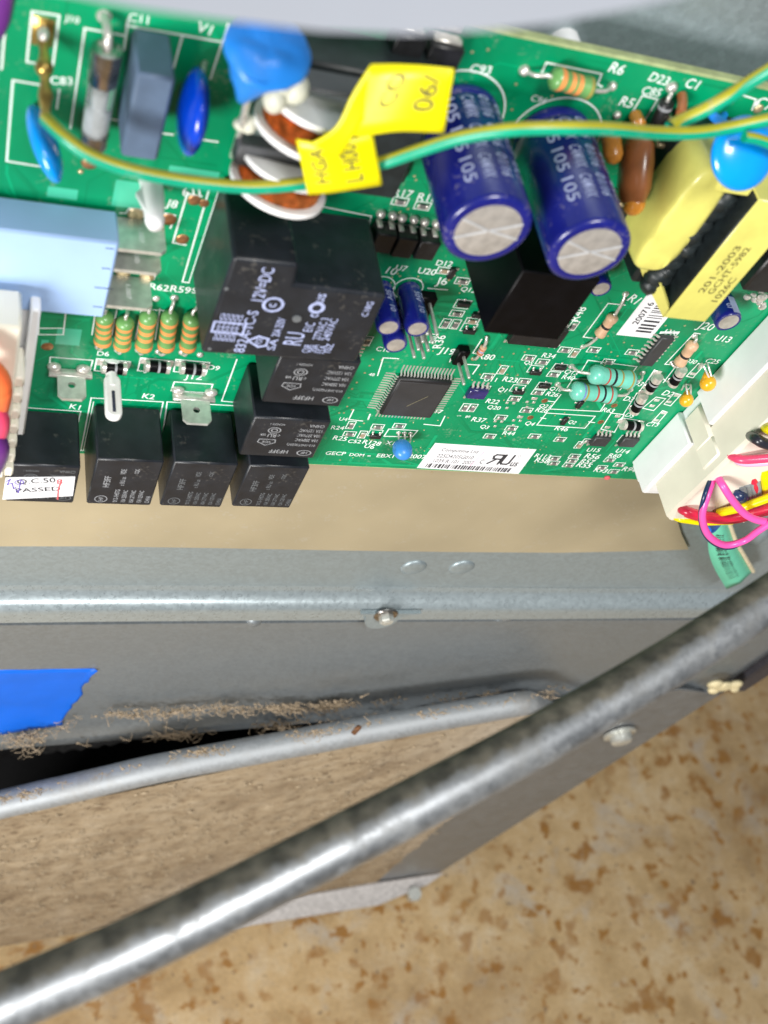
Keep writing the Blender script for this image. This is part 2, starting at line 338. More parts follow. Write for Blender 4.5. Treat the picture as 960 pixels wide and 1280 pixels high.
def tube_material():
    m = M['rod']; nt = m.node_tree; b = nt.nodes['Principled BSDF']; L = nt.links.new
    at = nt.nodes.new('ShaderNodeAttribute'); at.attribute_name = 'dust'
    tc = nt.nodes.new('ShaderNodeTexCoord'); n = nt.nodes.new('ShaderNodeTexNoise'); n.inputs['Scale'].default_value = 170; n.inputs['Detail'].default_value = 8; n.inputs['Roughness'].default_value = 0.7; L(tc.outputs['Object'], n.inputs['Vector'])
    ad = nt.nodes.new('ShaderNodeMath'); ad.operation = 'MULTIPLY_ADD'; L(n.outputs['Fac'], ad.inputs[0]); ad.inputs[1].default_value = 1.1; L(at.outputs['Fac'], ad.inputs[2])
    mr = nt.nodes.new('ShaderNodeMapRange'); mr.inputs['From Min'].default_value = 0.75; mr.inputs['From Max'].default_value = 1.15; L(ad.outputs[0], mr.inputs['Value'])
    src = b.inputs['Base Color'].links[0].from_socket; ms = b.inputs['Metallic'].links[0].from_socket; rs = b.inputs['Roughness'].links[0].from_socket
    cr = nt.nodes.new('ShaderNodeValToRGB'); e = cr.color_ramp.elements; e[0].color = (0.05, 0.048, 0.038, 1); e[1].color = (0.20, 0.18, 0.14, 1); e[0].position = 0.35; e[1].position = 0.75
    n2 = nt.nodes.new('ShaderNodeTexNoise'); n2.inputs['Scale'].default_value = 260; n2.inputs['Detail'].default_value = 6; L(tc.outputs['Object'], n2.inputs['Vector']); L(n2.outputs['Fac'], cr.inputs['Fac'])
    mx = nt.nodes.new('ShaderNodeMix'); mx.data_type = 'RGBA'; L(mr.outputs['Result'], mx.inputs['Factor']); L(src, mx.inputs['A']); L(cr.outputs['Color'], mx.inputs['B']); L(mx.outputs['Result'], b.inputs['Base Color'])
    for s_, key, v in ((ms, 'Metallic', 0.0), (rs, 'Roughness', 0.9)):
        x = nt.nodes.new('ShaderNodeMix'); L(mr.outputs['Result'], x.inputs['Factor']); L(s_, x.inputs['A']); x.inputs['B'].default_value = v; L(x.outputs['Result'], b.inputs[key])
tube_material()
M['tan'] = mat('tan_insulating_paper', (0.385, 0.325, 0.212), 0.48, var=0.13, scale=14, bump=0.1, bscale=2500, coat=0.08, speck=0.3)
def floor_material():
    m = bpy.data.materials.new('rust_stained_floor'); m.use_nodes = True; nt = m.node_tree; b = nt.nodes['Principled BSDF']; L = nt.links.new
    tc = nt.nodes.new('ShaderNodeTexCoord')
    def nz(sc, det, rough=0.55, dist=0.0):
        n = nt.nodes.new('ShaderNodeTexNoise'); n.inputs['Scale'].default_value = sc; n.inputs['Detail'].default_value = det; n.inputs['Roughness'].default_value = rough; n.inputs['Distortion'].default_value = dist
        L(tc.outputs['Object'], n.inputs['Vector']); return n.outputs['Fac']
    def ramp(src, stops):
        r = nt.nodes.new('ShaderNodeValToRGB'); e = r.color_ramp.elements
        while len(e) < len(stops): e.new(0.5)
        for q, (p, c) in zip(e, stops): q.position = p; q.color = (*c, 1)
        L(src, r.inputs['Fac']); return r.outputs['Color']
    def mix(f, a, bcol):
        n = nt.nodes.new('ShaderNodeMix'); n.data_type = 'RGBA'; L(f, n.inputs['Factor']); L(a, n.inputs['A'])
        if isinstance(bcol, tuple): n.inputs['B'].default_value = (*bcol, 1)
        else: L(bcol, n.inputs['B'])
        return n.outputs['Result']
    def mul(a, c_):
        n = nt.nodes.new('ShaderNodeMath'); n.operation = 'MULTIPLY'; L(a, n.inputs[0]); L(c_, n.inputs[1]); return n.outputs[0]
    base = ramp(nz(34, 10, 0.72), [(0.28, (0.40, 0.265, 0.115)), (0.5, (0.58, 0.41, 0.21)), (0.70, (0.66, 0.53, 0.345))])
    c1 = mix(ramp(nz(24, 6, 0.6, 0.5), [(0.54, (0, 0, 0)), (0.68, (0.75, 0.75, 0.75))]), base, (0.50, 0.445, 0.37))
    c2 = mix(ramp(nz(4.5, 7, 0.68), [(0.47, (0, 0, 0)), (0.68, (0.85, 0.85, 0.85))]), c1, (0.235, 0.135, 0.055))
    clus = ramp(nz(11, 4, 0.6), [(0.36, (0.35, 0.35, 0.35)), (0.54, (1, 1, 1))])
    c3 = mix(mul(ramp(nz(46, 5, 0.5, 0.12), [(0.565, (0, 0, 0)), (0.645, (0.95, 0.95, 0.95))]), clus), c2, (0.30, 0.13, 0.018))
    c4 = mix(mul(ramp(nz(88, 3, 0.5, 0.1), [(0.585, (0, 0, 0)), (0.65, (1, 1, 1))]), clus), c3, (0.34, 0.16, 0.03))
    c5 = mix(ramp(nz(210, 2, 0.5), [(0.66, (0, 0, 0)), (0.72, (0.75, 0.75, 0.75))]), c4, (0.16, 0.10, 0.06))
    c5 = mix(ramp(nz(420, 3, 0.6), [(0.45, (0, 0, 0)), (0.75, (0.35, 0.35, 0.35))]), c5, (0.30, 0.22, 0.13))
    L(c5, b.inputs['Base Color']); b.inputs['Roughness'].default_value = 0.6
    bp = nt.nodes.new('ShaderNodeBump'); bp.inputs['Strength'].default_value = 0.3; bp.inputs['Distance'].default_value = 0.001; L(nz(120, 6), bp.inputs['Height']); L(bp.outputs['Normal'], b.inputs['Normal'])
    return m
M['floor'] = floor_material()
def dust_material():
    m = bpy.data.materials.new('caked_brown_dust'); m.use_nodes = True; nt = m.node_tree; b = nt.nodes['Principled BSDF']; L = nt.links.new
    tc = nt.nodes.new('ShaderNodeTexCoord'); mp = nt.nodes.new('ShaderNodeMapping'); mp.inputs['Scale'].default_value = (95, 95, 120); L(tc.outputs['Object'], mp.inputs['Vector'])
    n = nt.nodes.new('ShaderNodeTexNoise'); n.inputs['Scale'].default_value = 1; n.inputs['Detail'].default_value = 10; n.inputs['Roughness'].default_value = 0.65; L(mp.outputs['Vector'], n.inputs['Vector'])
    r = nt.nodes.new('ShaderNodeValToRGB'); e = r.color_ramp.elements; e.new(0.5)
    for q, (p, c) in zip(e, [(0.3, (0.17, 0.115, 0.065)), (0.45, (0.355, 0.27, 0.17)), (0.75, (0.45, 0.365, 0.255))]): q.position = p; q.color = (*c, 1)
    L(n.outputs['Fac'], r.inputs['Fac']); b.inputs['Roughness'].default_value = 0.95
    last = r.outputs['Color']
    for sc_, lo, hi, col_ in (((16, 16, 5), 0.52, 0.72, (0.47, 0.41, 0.33)), ((22, 22, 30), 0.50, 0.70, (0.22, 0.155, 0.09)), ((300, 300, 420), 0.60, 0.68, (0.13, 0.09, 0.05))):   # smears, matted patches, pits
        mp2 = nt.nodes.new('ShaderNodeMapping'); mp2.inputs['Scale'].default_value = sc_; mp2.inputs['Rotation'].default_value = (0, 0.35, 0); L(tc.outputs['Object'], mp2.inputs['Vector'])
        n2 = nt.nodes.new('ShaderNodeTexNoise'); n2.inputs['Scale'].default_value = 1; n2.inputs['Detail'].default_value = 6; L(mp2.outputs['Vector'], n2.inputs['Vector'])
        mr = nt.nodes.new('ShaderNodeMapRange'); mr.inputs['From Min'].default_value = lo; mr.inputs['From Max'].default_value = hi; mr.inputs['To Max'].default_value = 0.7; L(n2.outputs['Fac'], mr.inputs['Value'])
        mx = nt.nodes.new('ShaderNodeMix'); mx.data_type = 'RGBA'; L(mr.outputs['Result'], mx.inputs['Factor']); L(last, mx.inputs['A']); mx.inputs['B'].default_value = (*col_, 1); last = mx.outputs['Result']
    L(last, b.inputs['Base Color'])
    bp = nt.nodes.new('ShaderNodeBump'); bp.inputs['Strength'].default_value = 0.7; bp.inputs['Distance'].default_value = 0.003; L(n.outputs['Fac'], bp.inputs['Height']); L(bp.outputs['Normal'], b.inputs['Normal'])
    return m
M['dust'] = dust_material()
X, Z, N = Vector((1, 0, 0)), Vector((0, 0, 1)), Vector((0, -1, 0))      # board right, board up, away from the board
def W(x, z, h): return Vector((x, -h, z))
# ================================================================== the setting
fl = MB().add([(-1500, -2500, FLOOR), (2200, -2500, FLOOR), (2200, 1500, FLOOR), (-1500, 1500, FLOOR)], [(0, 1, 2, 3)])
tag(build(fl, 'floor', M['floor'], flat=True), kind='structure')
# ---------------- steel tray that carries the board
XR = 343.0
tray = empty('steel_tray', (60, 9, -320)); tag(tray, 'galvanised steel tray with a folded bottom lip behind the green circuit board', 'tray')
tp = MB(); tp.box((-140, 9, -312), (XR, 10, 20), 0.1)
build(tp, 'back_plate', M['galv'], tray)
lip = MB(); prof = []
for k in range(9):
    a = math.radians(-90 * k / 8); prof.append((9 - 0.0, -312.0))
prof = [(9.0, -311.9), (8.95, -313.4), (8.5, -315.0), (7.5, -316.4), (6.0, -317.4), (4.6, -318.3), (3.9, -319.6), (3.6, -321.4), (3.55, -326.5)]
bk = [(y + 0.9, z + (0.3 if i else 0)) for i, (y, z) in enumerate(prof)]; xs = [-140 + i * (XR + 140) / 60 for i in range(61)]
V = []; Fc = []
for i, x in enumerate(xs):
    sag = -1.6 * max(0, (40 - x) / 180) + 0.35 * math.sin(x * 0.021)
    for (y, z) in prof: V.append((x, y, z + sag))
    for (y, z) in reversed(bk): V.append((x, y, z + sag))
n = len(prof) * 2
for i in range(len(xs) - 1):
    for k in range(n): Fc.append((i * n + k, i * n + (k + 1) % n, (i + 1) * n + (k + 1) % n, (i + 1) * n + k))
lip.add(V, Fc); build(lip, 'folded_lip', M['galvlip'], tray, sharp=60)
# screw tab and screw
c = B(480, 767, -3.4); tabm = MB(); pts = []
for k in range(25):
    a = math.pi + math.pi * k / 24; pts.append(Vector((c.x + 6.3 * math.cos(a), 2.6, c.z - 1.0 + 8.5 * math.sin(a))))
pts = [Vector((c.x - 9.5, 2.6, c.z + 2.2)), Vector((c.x - 7.8, 2.6, c.z + 1.2)), Vector((c.x - 6.6, 2.6, c.z - 0.4))] + pts[1:-1] + [Vector((c.x + 6.8, 2.6, c.z - 0.4)), Vector((c.x + 9.0, 2.6, c.z + 1.0)), Vector((c.x + 13, 2.6, c.z + 2.2))]
tabm.prism([q_ - Vector((0, 0.4, 0)) for q_ in pts], (0, 1.5, 0)); tb = build(tabm, 'screw_tab', M['galv'], tray, sharp=30)
sc = MB(); sc.lathe((c.x, 2.6, c.z + 1.2), (0, -1, 0), [(0, 4.3), (0.5, 4.3), (0.8, 4.0), (0.8, 2.6)], 28, 0)
sc.lathe((c.x, 1.8, c.z + 1.2), (0, -1, 0), [(0, 2.6), (2.0, 2.6), (2.5, 2.2), (2.5, 0)], 6, 1); sc.lathe((c.x, -0.6, c.z + 1.2), (0, -1, 0), [(0, 1.4), (0.3, 1.0), (0.3, 0)], 12, 1)
build(sc, 'screw', [M['steelcap'], M['tin']], tray, sharp=30)
for (px, py) in ((517, 709), (577, 709)):
    p = B(px, py, -9); rv = MB(); rv.lathe((p.x, 9.0, p.z), (0, -1, 0), [(0, 4.4), (0.35, 4.3), (0.75, 3.2), (0.95, 0)], 24); build(rv, 'rivet', M['galv'], tray, sharp=70)
# ---------------- tan insulating sheet
e = [B(px, py, -7.6) for px, py in ((0, 683), (120, 683), (260, 685), (420, 688), (560, 690), (700, 691), (800, 689), (861, 687))]
r = [B(px, py, -7.6) for px, py in ((852, 668), (845, 645), (842, 620))]
top = [Vector((r[-1].x + 2, 7.6, -190)), Vector((-140, 7.6, -190)), Vector((-140, 7.6, e[0].z + 1.5))]
ts = MB(); ts.prism(top[1:] + e + r + top[:1], (0, 0.7, 0)); tag(build(ts, 'insulating_sheet', M['tan'], sharp=30), 'tan insulating paper sheet showing below the circuit board', 'insulating sheet')
# ---------------- grey sheet panel under the tray
panel = empty('sheet_panel', (150, 7, -440)); tag(panel, 'grey sheet steel panel with small dimples below the tray lip', 'steel panel')
bot = [(-140, -452)] + [(B(px, py, -6).x, B(px, py, -6).z) for px, py in ((0, 926), (150, 915), (300, 901), (400, 893), (520, 882), (640, 873), (760, 866), (850, 863))] + [(XR, -404)]
def bot_z(x):
    for (x0, z0), (x1, z1) in zip(bot, bot[1:]):
        if x0 <= x <= x1: return z0 + (z1 - z0) * (x - x0) / (x1 - x0)
    return bot[0][1] if x < bot[0][0] else bot[-1][1]
sp = MB(); V = []; Fc = []; nx, nz_ = 96, 26
DIM = [(B(px, py, -6), 2.6) for px, py in ((318, 777), (633, 771), (230, 900), (450, 886), (505, 884), (930, 803))]
for j in range(nz_ + 1):
    for i in range(nx + 1):
        x = -140 + (XR + 140) * i / nx; t = j / nz_; z0s = -332.2 - 1.8 * max(0, (40 - x) / 180); z = (-322, z0s + 0.6, z0s, z0s - 1.5)[j] if j < 4 else z0s - 1.5 + (bot_z(x) - z0s + 1.5) * (j - 3) / (nz_ - 3)
        y = 5.8 + 0.5 * math.sin(x * 0.013) * t + 0.25 * noise.noise((x * 0.02, z * 0.02, 1.0))
        if j < 2: y += 5.0
        lipd = (z - bot_z(x))
        if lipd < 11: y -= 3.0 * (1 - lipd / 11) ** 1.5
        V.append((x, y, z))
for j in range(nz_):
    for i in range(nx): a = j * (nx + 1) + i; Fc.append((a, a + 1, a + nx + 2, a + nx + 1))
sp.add(V, Fc)
o = build(sp, 'panel_sheet', M['galv2'], panel, sharp=80); md = o.modifiers.new('thickness', 'SOLIDIFY'); md.thickness = 0.0008; md.offset = -1
for (p, r_) in DIM:
    d = MB(); d.lathe((p.x, 6.2, p.z), (0, -1, 0), [(0, r_ * 1.2), (0.7, r_), (1.5, r_ * 0.6), (1.8, 0)], 20); build(d, 'dimple', M['galv2'], panel, sharp=80)
# cabinet edge on the right, behind the tube, its shade put into the colour
cab = MB(); cab.box((XR + 1, 1, -402), (XR + 11, 40, 20), 1.0)
cabo = build(cab, 'cabinet_edge', M['cabinet']); tag(cabo, 'cabinet edge coloured dark as in shade at the right end of the grey panel', 'cabinet edge')
gl = MB(); g = B(905, 858, 0.5)
for (dx, dz, r_) in ((0, 0, 5), (-7, 3, 4), (5, 2, 3.6), (-3, -4, 3), (8, -3, 2.5)): gl.ellipsoid((g.x + dx, -0.5, g.z + dz), (r_, 0, 0), (0, 1.8, 0), (0, 0, r_ * 0.8), 14, 8)
tag(build(gl, 'glue_blob', M['creamglue'], sharp=80), 'small cream glue blob on the lower right corner of the grey panel', 'glue')
# machine compartment behind the gap
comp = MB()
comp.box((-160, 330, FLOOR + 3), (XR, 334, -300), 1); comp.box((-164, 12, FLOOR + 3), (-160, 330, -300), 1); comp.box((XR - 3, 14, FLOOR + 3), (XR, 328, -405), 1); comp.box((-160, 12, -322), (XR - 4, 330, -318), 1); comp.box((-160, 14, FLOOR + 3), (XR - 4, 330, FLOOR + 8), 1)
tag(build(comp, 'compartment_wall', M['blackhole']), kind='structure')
hs = MB(); HP = catmull([Vector(q) for q in ((-150, 44, -500), (-70, 34, -486), (0, 24, -474), (60, 22, -464), (120, 30, -458), (190, 46, -452))], 26)
hs.tube(HP, 11, 18, 1, smooth=False, rfun=lambda t: 0.92 + 0.12 * (0.5 + 0.5 * math.sin(t * 300)))
tag(build(hs, 'ribbed_hose', M['hose'], sharp=80), 'black ribbed hose showing in the dark gap under the grey panel', 'hose')
# blue tape
rt_ = random.Random(4); V = []; Fc = []; TL_, TR_, BL_, BR_ = B(-60, 839, -4.9), B(122, 836, -4.9), B(-60, 926, -4.9), B(79, 905, -4.9); nu, nv = 44, 16
for j in range(nv + 1):
    e_ = rt_.uniform(-1.6, 0.6) if 0 < j < nv else 0
    for i in range(nu + 1):
        l_ = TL_.lerp(BL_, j / nv); r_ = TR_.lerp(BR_, j / nv) + X * e_; q_ = l_.lerp(r_, i / nu)
        q_.z += 0.35 * noise.noise((q_.x * 0.15, j, 0)) if j in (0, nv) else 0
        V.append(Vector((q_.x, 5.0 - 0.9 * max(0, (-404 - q_.z) / 30) - 0.35 * abs(noise.noise((q_.x * 0.05, q_.z * 0.11, 3.0))) - (0.9 if i == nu and j < 4 else 0), q_.z)))
for j in range(nv):
    for i in range(nu): a = j * (nu + 1) + i; Fc.append((a, a + 1, a + nu + 2, a + nu + 1))
tpb = MB(); tpb.add(V, Fc); tpo = tag(build(tpb, 'blue_tape', M['tape'], sharp=80), 'bright blue adhesive tape stuck on the grey panel', 'tape'); md = tpo.modifiers.new('thickness', 'SOLIDIFY'); md.thickness = 0.0002; md.offset = 1
# ---------------- compressor cover leaning under the panel
P0 = Vector((25, -15, -480)); PN = Vector((15.0, -315, 0)).normalized(); PN = Vector((0.045, -1, 0.0)).normalized()
def C(px, py, off=0.0): return PL(px, py, P0 + PN * off, PN)
cover = empty('compressor_cover', (150, -10, FLOOR)); tag(cover, 'dust caked compressor cover with a rolled steel rim, leaning below the grey panel', 'cover')
rim_px = [(-90, 1030), (0, 1006), (100, 983), (200, 960), (330, 936), (450, 914), (540, 898), (600, 888), (640, 881), (662, 879), (684, 883), (712, 889)]
rm = MB(); rm.tube([C(px, py, 3) for px, py in rim_px], 5.5, 18, 8, rfun=lambda t: (1.0 - 0.2 * max(0, t - 0.4)) * (1 if t < 0.82 else max(0.12, 1 - (t - 0.82) / 0.18 * 0.9)) * (1 + 0.03 * noise.noise((t * 25, 1, 1)))); build(rm, 'rolled_rim', M['galv3'], cover, sharp=80)
TL, TR, BL, BR = C(-90, 1036), C(716, 900), C(-90, 1196), C(470, 1100)
nx, nz_ = 150, 90; V = []; Fc = []
for j in range(nz_ + 1):
    for i in range(nx + 1):
        s_, t = i / nx, j / nz_
        a = TL.lerp(TR, s_) ; 
        pxx = -90 + 800 * s_
        a = C(pxx, 1036 - 165 * s_ + (18 if s_ > 0.9 else 0) * (s_ - 0.9) / 0.1); b_ = BL.lerp(BR, s_)
        p = a.lerp(b_, t)
        hgt = 1.5 * noise.fractal((p.x * 0.05, p.z * 0.06, 2.0), 0.8, 2.1, 6) + 1.1 * abs(noise.noise((p.x * 0.09, p.z * 0.16, 7.0))) + 0.5 * noise.noise((p.x * 0.4, p.z * 0.4, 3.0))
        V.append(p + PN * (1.4 + hgt * min(1, 6 * t, 6 * (1 - t))))
for j in range(nz_):
    for i in range(nx): a = j * (nx + 1) + i; Fc.append((a, a + 1, a + nx + 2, a + nx + 1))
dustV = V; df = MB(); df.add(V, Fc); build(df, 'dusty_face', M['dust'], cover, sharp=80)
back = MB(); back.prism([C(-90, 1030, -3), C(640, 880, -3), C(700, 885, -3), C(800, 868, -3), C(850, 862, -3), C(900, 868, -3), C(722, 982, -3), C(545, 1094, -3), C(470, 1105, -3), C(-90, 1198, -3)], -PN * 1.0, 0)
build(back, 'steel_plate', M['plate'], cover, sharp=30)
fg = MB(); a, b_, c_, d_ = C(-90, 1198, -2), C(250, 1142, -2), C(470, 1103, -2), C(556, 1091, -2)
fw = Vector((0, -13, -2))
fg.prism([a, b_, c_, d_, d_ + fw * 0.5 + Vector((-14, 0, 0)), c_ + fw * 1.1, b_ + fw * 0.9, a + fw * 0.9], (0, 0, -1.2)); build(fg, 'foot_flange', mat('pale_flange', (0.55, 0.52, 0.50), 0.5, 0.3), cover, sharp=30)
ft = MB(); q = C(516, 1100, 0) + Vector((0, -9, -2)); ft.lathe(q + Z * 1.5, (0.15, 0, -1), [(0, 4.6), (2.4, 4.6), (2.8, 3.4), (FLOOR * -1 + q.z - 1, 3.4), (FLOOR * -1 + q.z, 2)], 16); build(ft, 'foot_screw', M['tin'], cover, sharp=30)
q = C(774, 916, -2); s2 = MB(); s2.lathe(q, PN, [(0, 8.2), (1.2, 8.2), (1.2, 5.6), (4.5, 5.4), (5.4, 4.2), (5.6, 0)], 18); build(s2, 'screw', M['tin'], cover, sharp=30)
q = C(445, 913, 9); s3 = MB(); s3.box(q - Vector((1.3, 1.0, 3)), q + Vector((1.3, 1.0, 4)), 1); build(s3, 'rust_scab', M['rust'], cover)
lint = MB(); rl = random.Random(17); rot_e = C(300, 1000) - C(200, 1010)
for k in range(2000):
    s_, t = rl.random(), rl.random() ** 0.9; a = V[int(t * nz_) * (nx + 1) + int(s_ * nx)] if False else dustV[min(nz_, int(t * nz_)) * (nx + 1) + min(nx, int(s_ * nx))]
    if noise.noise((a.x * 0.03, a.z * 0.03, 4.0)) < -0.15: continue
    d = Vector((rl.uniform(-1, 1), rl.uniform(-0.25, 0.05), rl.uniform(-0.7, 0.7))).normalized(); L_ = rl.uniform(1.5, 6); r_ = rl.uniform(0.08, 0.25)
    if rl.random() < 0.35: lint.ellipsoid(a + PN * 0.4, (rl.uniform(0.5, 1.8), 0, 0), (0, 0.6, 0), (0, 0, rl.uniform(0.3, 0.9)), 6, 4)
    else: lint.tube([a, a + d * L_ * 0.5 + PN * rl.uniform(0, 1.2), a + d * L_], r_, 3, 2)
lo_ = build(lint, 'lint', M['lint'], cover, sharp=80); lo_['kind'] = 'stuff'
# ---------------- loose dust
def fluff(name, pts, n, spread, ln, label):
    f_ = MB()
    for k in range(n):
        s_ = random.random() * (len(pts) - 1); i = int(s_); p = pts[i].lerp(pts[i + 1], s_ - i)
        w = 0.04 + 1.8 * max(0, noise.noise((p.x * 0.05, 5.0, 1.0)) + 0.12) ** 1.3 + (0.5 if 60 < p.x < 150 and name == 'dust_fluff' else 0)
        if random.random() > w: continue
        p = p + Vector((random.gauss(0, 2), random.uniform(-1.2, 0.6), abs(random.gauss(0, spread)) - 0.5))
        d = Vector((random.uniform(-1, 1), random.uniform(-0.6, 0.2), random.uniform(-0.6, 0.8))).normalized(); L_ = random.uniform(0.5, 1) * ln
        bnd = Vector((random.uniform(-1, 1), random.uniform(-1, 0), random.uniform(-1, 1))) * L_ * 0.4; r_ = random.uniform(0.07, 0.2)
        f_.tube([p, p + d * L_ * 0.5 + bnd, p + d * L_], r_, 3, 3)
        if random.random() < 0.3: f_.ellipsoid(p, (r_ * 5, 0, 0), (0, r_ * 3, 0), (0, 0, r_ * 4), 5, 3)
    tag(build(f_, name, M['dustfibre'], sharp=80), label, 'dust', kind='stuff')
fluff('dust_fluff', [B(px, py, -2) for px, py in ((10, 926), (70, 914), (85, 905), (105, 893), (170, 893), (250, 887), (320, 885), (400, 884), (420, 880), (520, 874), (640, 868), (700, 862))], 1500, 2.8, 4.5, 'brown dust fluff along the bottom edge of the grey panel')
fluff('rim_dust', [C(px, py - 13, 7) for px, py in ((0, 1012), (100, 985), (200, 961), (330, 937), (450, 918), (540, 903), (600, 892), (680, 882), (720, 880))], 900, 1.3, 3.6, 'brown dust fluff on top of the rolled rim')
fluff('gap_dust', [B(px, py, -1.5) for px, py in ((20, 934), (120, 925), (240, 916), (330, 906), (420, 898), (520, 889), (620, 880), (690, 872))], 700, 2.0, 6.0, 'dark lint hanging at the edge of the black gap')
# ---------------- steel tube in front
rod_px = [(-140, 1324, 142), (0, 1257, 148), (42, 1238, 149.5), (200, 1168, 155), (400, 1067, 164), (640, 943, 177), (740, 886, 184), (847, 823, 191), (960, 750, 199), (1120, 645, 212)]
rd = MB(); rd.tube([DP(*q) for q in rod_px], 4.15, 40, 10, rfun=lambda t: 1 + 0.012 * noise.noise((t * 40, 0.5, 0.2)))
rdo = tag(build(rd, 'steel_tube', M['rod'], sharp=80), 'out of focus steel tube crossing diagonally in front of the cover', 'tube')
da = rdo.data.attributes.new('dust', 'FLOAT', 'POINT')
for i in range(len(rdo.data.vertices)):           # dust lies on the upper, rear side of the tube
    w = (i % 40) * 9.0; w = w - 360 if w > 180 else w
    da.data[i].value = max(0.0, min(1.0, (14 - w) / 40.0)) * max(0.0, min(1.0, (w + 150) / 30.0)) * 0.66 + 0.15
# ---------------- white cover edge at the top
wc = MB(); wp = [(-40, -40), (40, -14), (100, -3), (180, 12), (280, 25), (400, 39), (500, 43), (600, 39), (690, 29), (780, 12), (850, -4), (920, -26), (1000, -60), (1000, -170), (-40, -170)]
A_ = [DP(px, py - (3 if py > -100 else 0), 90) for px, py in wp]; fwd = (r2 * 8 - r1 * 4)
mid = [DP(px, py, 89) for px, py in wp]
n = len(wp); wc.add(mid + A_ + [p + fwd for p in A_], [tuple(range(n))] + [(i, (i + 1) % n, n + (i + 1) % n, n + i) for i in range(n)] + [(n + i, n + (i + 1) % n, 2 * n + (i + 1) % n, 2 * n + i) for i in range(n)] + [tuple(range(2 * n, 3 * n))])
tag(build(wc, 'white_cover', M['whitecover'], sharp=50), 'blurred pale cover edge hanging over the top of the circuit board', 'cover')
pw = MB(); pw.tube([DP(-40, 80, 168), DP(-14, 45, 168), DP(0, 22, 166), DP(8, -30, 160)], 1.6, 10, 6); tag(build(pw, 'purple_wire', M['w_purple'], sharp=80), 'blurred purple wire at the top left corner of the board', 'wire')
# ================================================================== the circuit board
board = empty('circuit_board', (100, 0, -227)); tag(board, 'green circuit board crowded with relays, capacitors and chips', 'circuit board')
BT, BB, BLX, BRX = -97.6, -226.7, 6.6, 206.0
pb = MB(); pb.box((BLX, 0, BB), (BRX, 1.6, BT), 0.12); build(pb, 'laminate', [M['mask']], board)
for z0_, z1_ in ((BT - 0.55, BT + 0.12), (BB - 0.1, BB + 0.2)):
    eg = MB(); eg.box((BLX, -0.02, z0_), (BRX, 1.62, z1_), 0.05); build(eg, 'cut_edge', M['edge'], board)
for (x_, z_) in ((20, -222.5), (100, -103), (170, -222)):
    st = MB(); st.lathe((x_, 1.6, z_), (0, 1, 0), [(0, 3), (7.4, 3)], 12); build(st, 'standoff', M['white'], board)
# ---- printed legend
SILK = MB(); HS = 0.06
def sl(P, w=0.32, closed=False): SILK.strip([B(px, py) + N * HS for px, py in P], w, closed=closed)
def slm(x0, z0, x1, z1, w=0.3): SILK.strip([W(x0, z0, HS), W(x1, z0, HS), W(x1, z1, HS), W(x0, z1, HS)], w, closed=True)
def st(s, a, b_, h=None):                    # text from pixel a to pixel b along its baseline
    p, q = B(*a) + N * HS * 1.5, B(*b_) + N * HS * 1.5; d = q - p; w = d.length; d.normalize(); up = N.cross(d)
    SILK.text(s, p, d, up, w=w, h=h)
# frames
sl([(40, 14), (74, 19), (66, 82)]); sl([(40, 14), (33.5, 77), (45, 79)])
sl([(6.5, 30), (2, 86)]); sl([(16, 100), (52, 106)]); sl([(16, 100), (8.3, 201), (52, 208)]); sl([(74, 112), (71, 135)])
sl([(106, 35), (155, 44)]); sl([(106, 35), (88, 160)]); sl([(160, 25), (155, 62)]); sl([(158, 31.5), (277, 52)]); sl([(228, 44), (217, 84)]); sl([(285, 30), (263, 98)])
sl([(135, 148), (154, 151)]); sl([(201, 166), (216, 168)]); sl([(250, 174), (272, 177)])
sl([(150, 266), (157, 266), (162, 260), (185, 262)]); sl([(205, 266), (219, 269), (213, 285)])
sl([(234, 242), (216, 303), (232, 306)]); sl([(234, 242), (252, 245)]); sl([(262, 234), (228, 352)]); sl([(228, 352), (236, 353)]); sl([(274, 236), (236, 353)], 0.22)
sl([(192, 349), (196, 338)]); sl([(49, 390), (48, 418), (79, 418), (82, 392)]); sl([(47, 410), (80, 410)])
for a in ((120, 385, 115, 418), (146, 387, 140, 418), (177, 386, 169, 424), (200, 386, 194, 424), (238, 391, 229, 427)): sl([a[:2], a[2:]])
sl([(146, 385), (152, 386)]); sl([(177, 386), (206, 388)])
sl([(63, 446), (116, 450), (112, 465), (61, 462)], closed=True); sl([(121, 448), (163, 452), (157, 466), (118, 463)], closed=True)
sl([(176, 447), (216, 451), (211, 466), (172, 463)], closed=True); sl([(220, 449), (262, 453), (257, 468), (217, 464)], closed=True); sl([(218, 477), (266, 480), (262, 491), (214, 488)], closed=True)
sl([(296, 449), (277, 501), (310, 504)]); sl([(30, 509), (101, 514), (97, 530)])
sl([(101, 563), (114, 497), (204, 502), (198, 530)]); sl([(104, 563), (117, 502)], 0.22); sl([(101, 563), (104, 563)]); sl([(203, 545), (209, 502), (312, 508)])
sl([(398, 257), (464, 270), (461, 282)]); sl([(463, 293), (471, 276), (549, 287)])
sl([(472, 469), (479, 447), (498, 448)]); sl([(435, 530), (442, 512), (450, 524)] if False else [(442, 512), (436, 524), (453, 526)]); sl([(556, 520), (550, 532), (530, 530)])
for c_ in ((567, 143, 9.2), (692, 172, 8.9)):
    p = B(c_[0], c_[1]); SILK.ring(p + N * HS, X, Z, c_[2], 0.35, 48)
sl([(683, 99), (684, 79), (752, 92), (748, 106)] if False else [(672, 92), (676, 93), (683, 78), (752, 92), (747, 105), (752, 108)])
sl([(787, 145), (803, 119), (822, 124), (806, 150)]); sl([(827, 180), (815, 198)]); sl([(470, 191), (476, 185), (500, 190)])
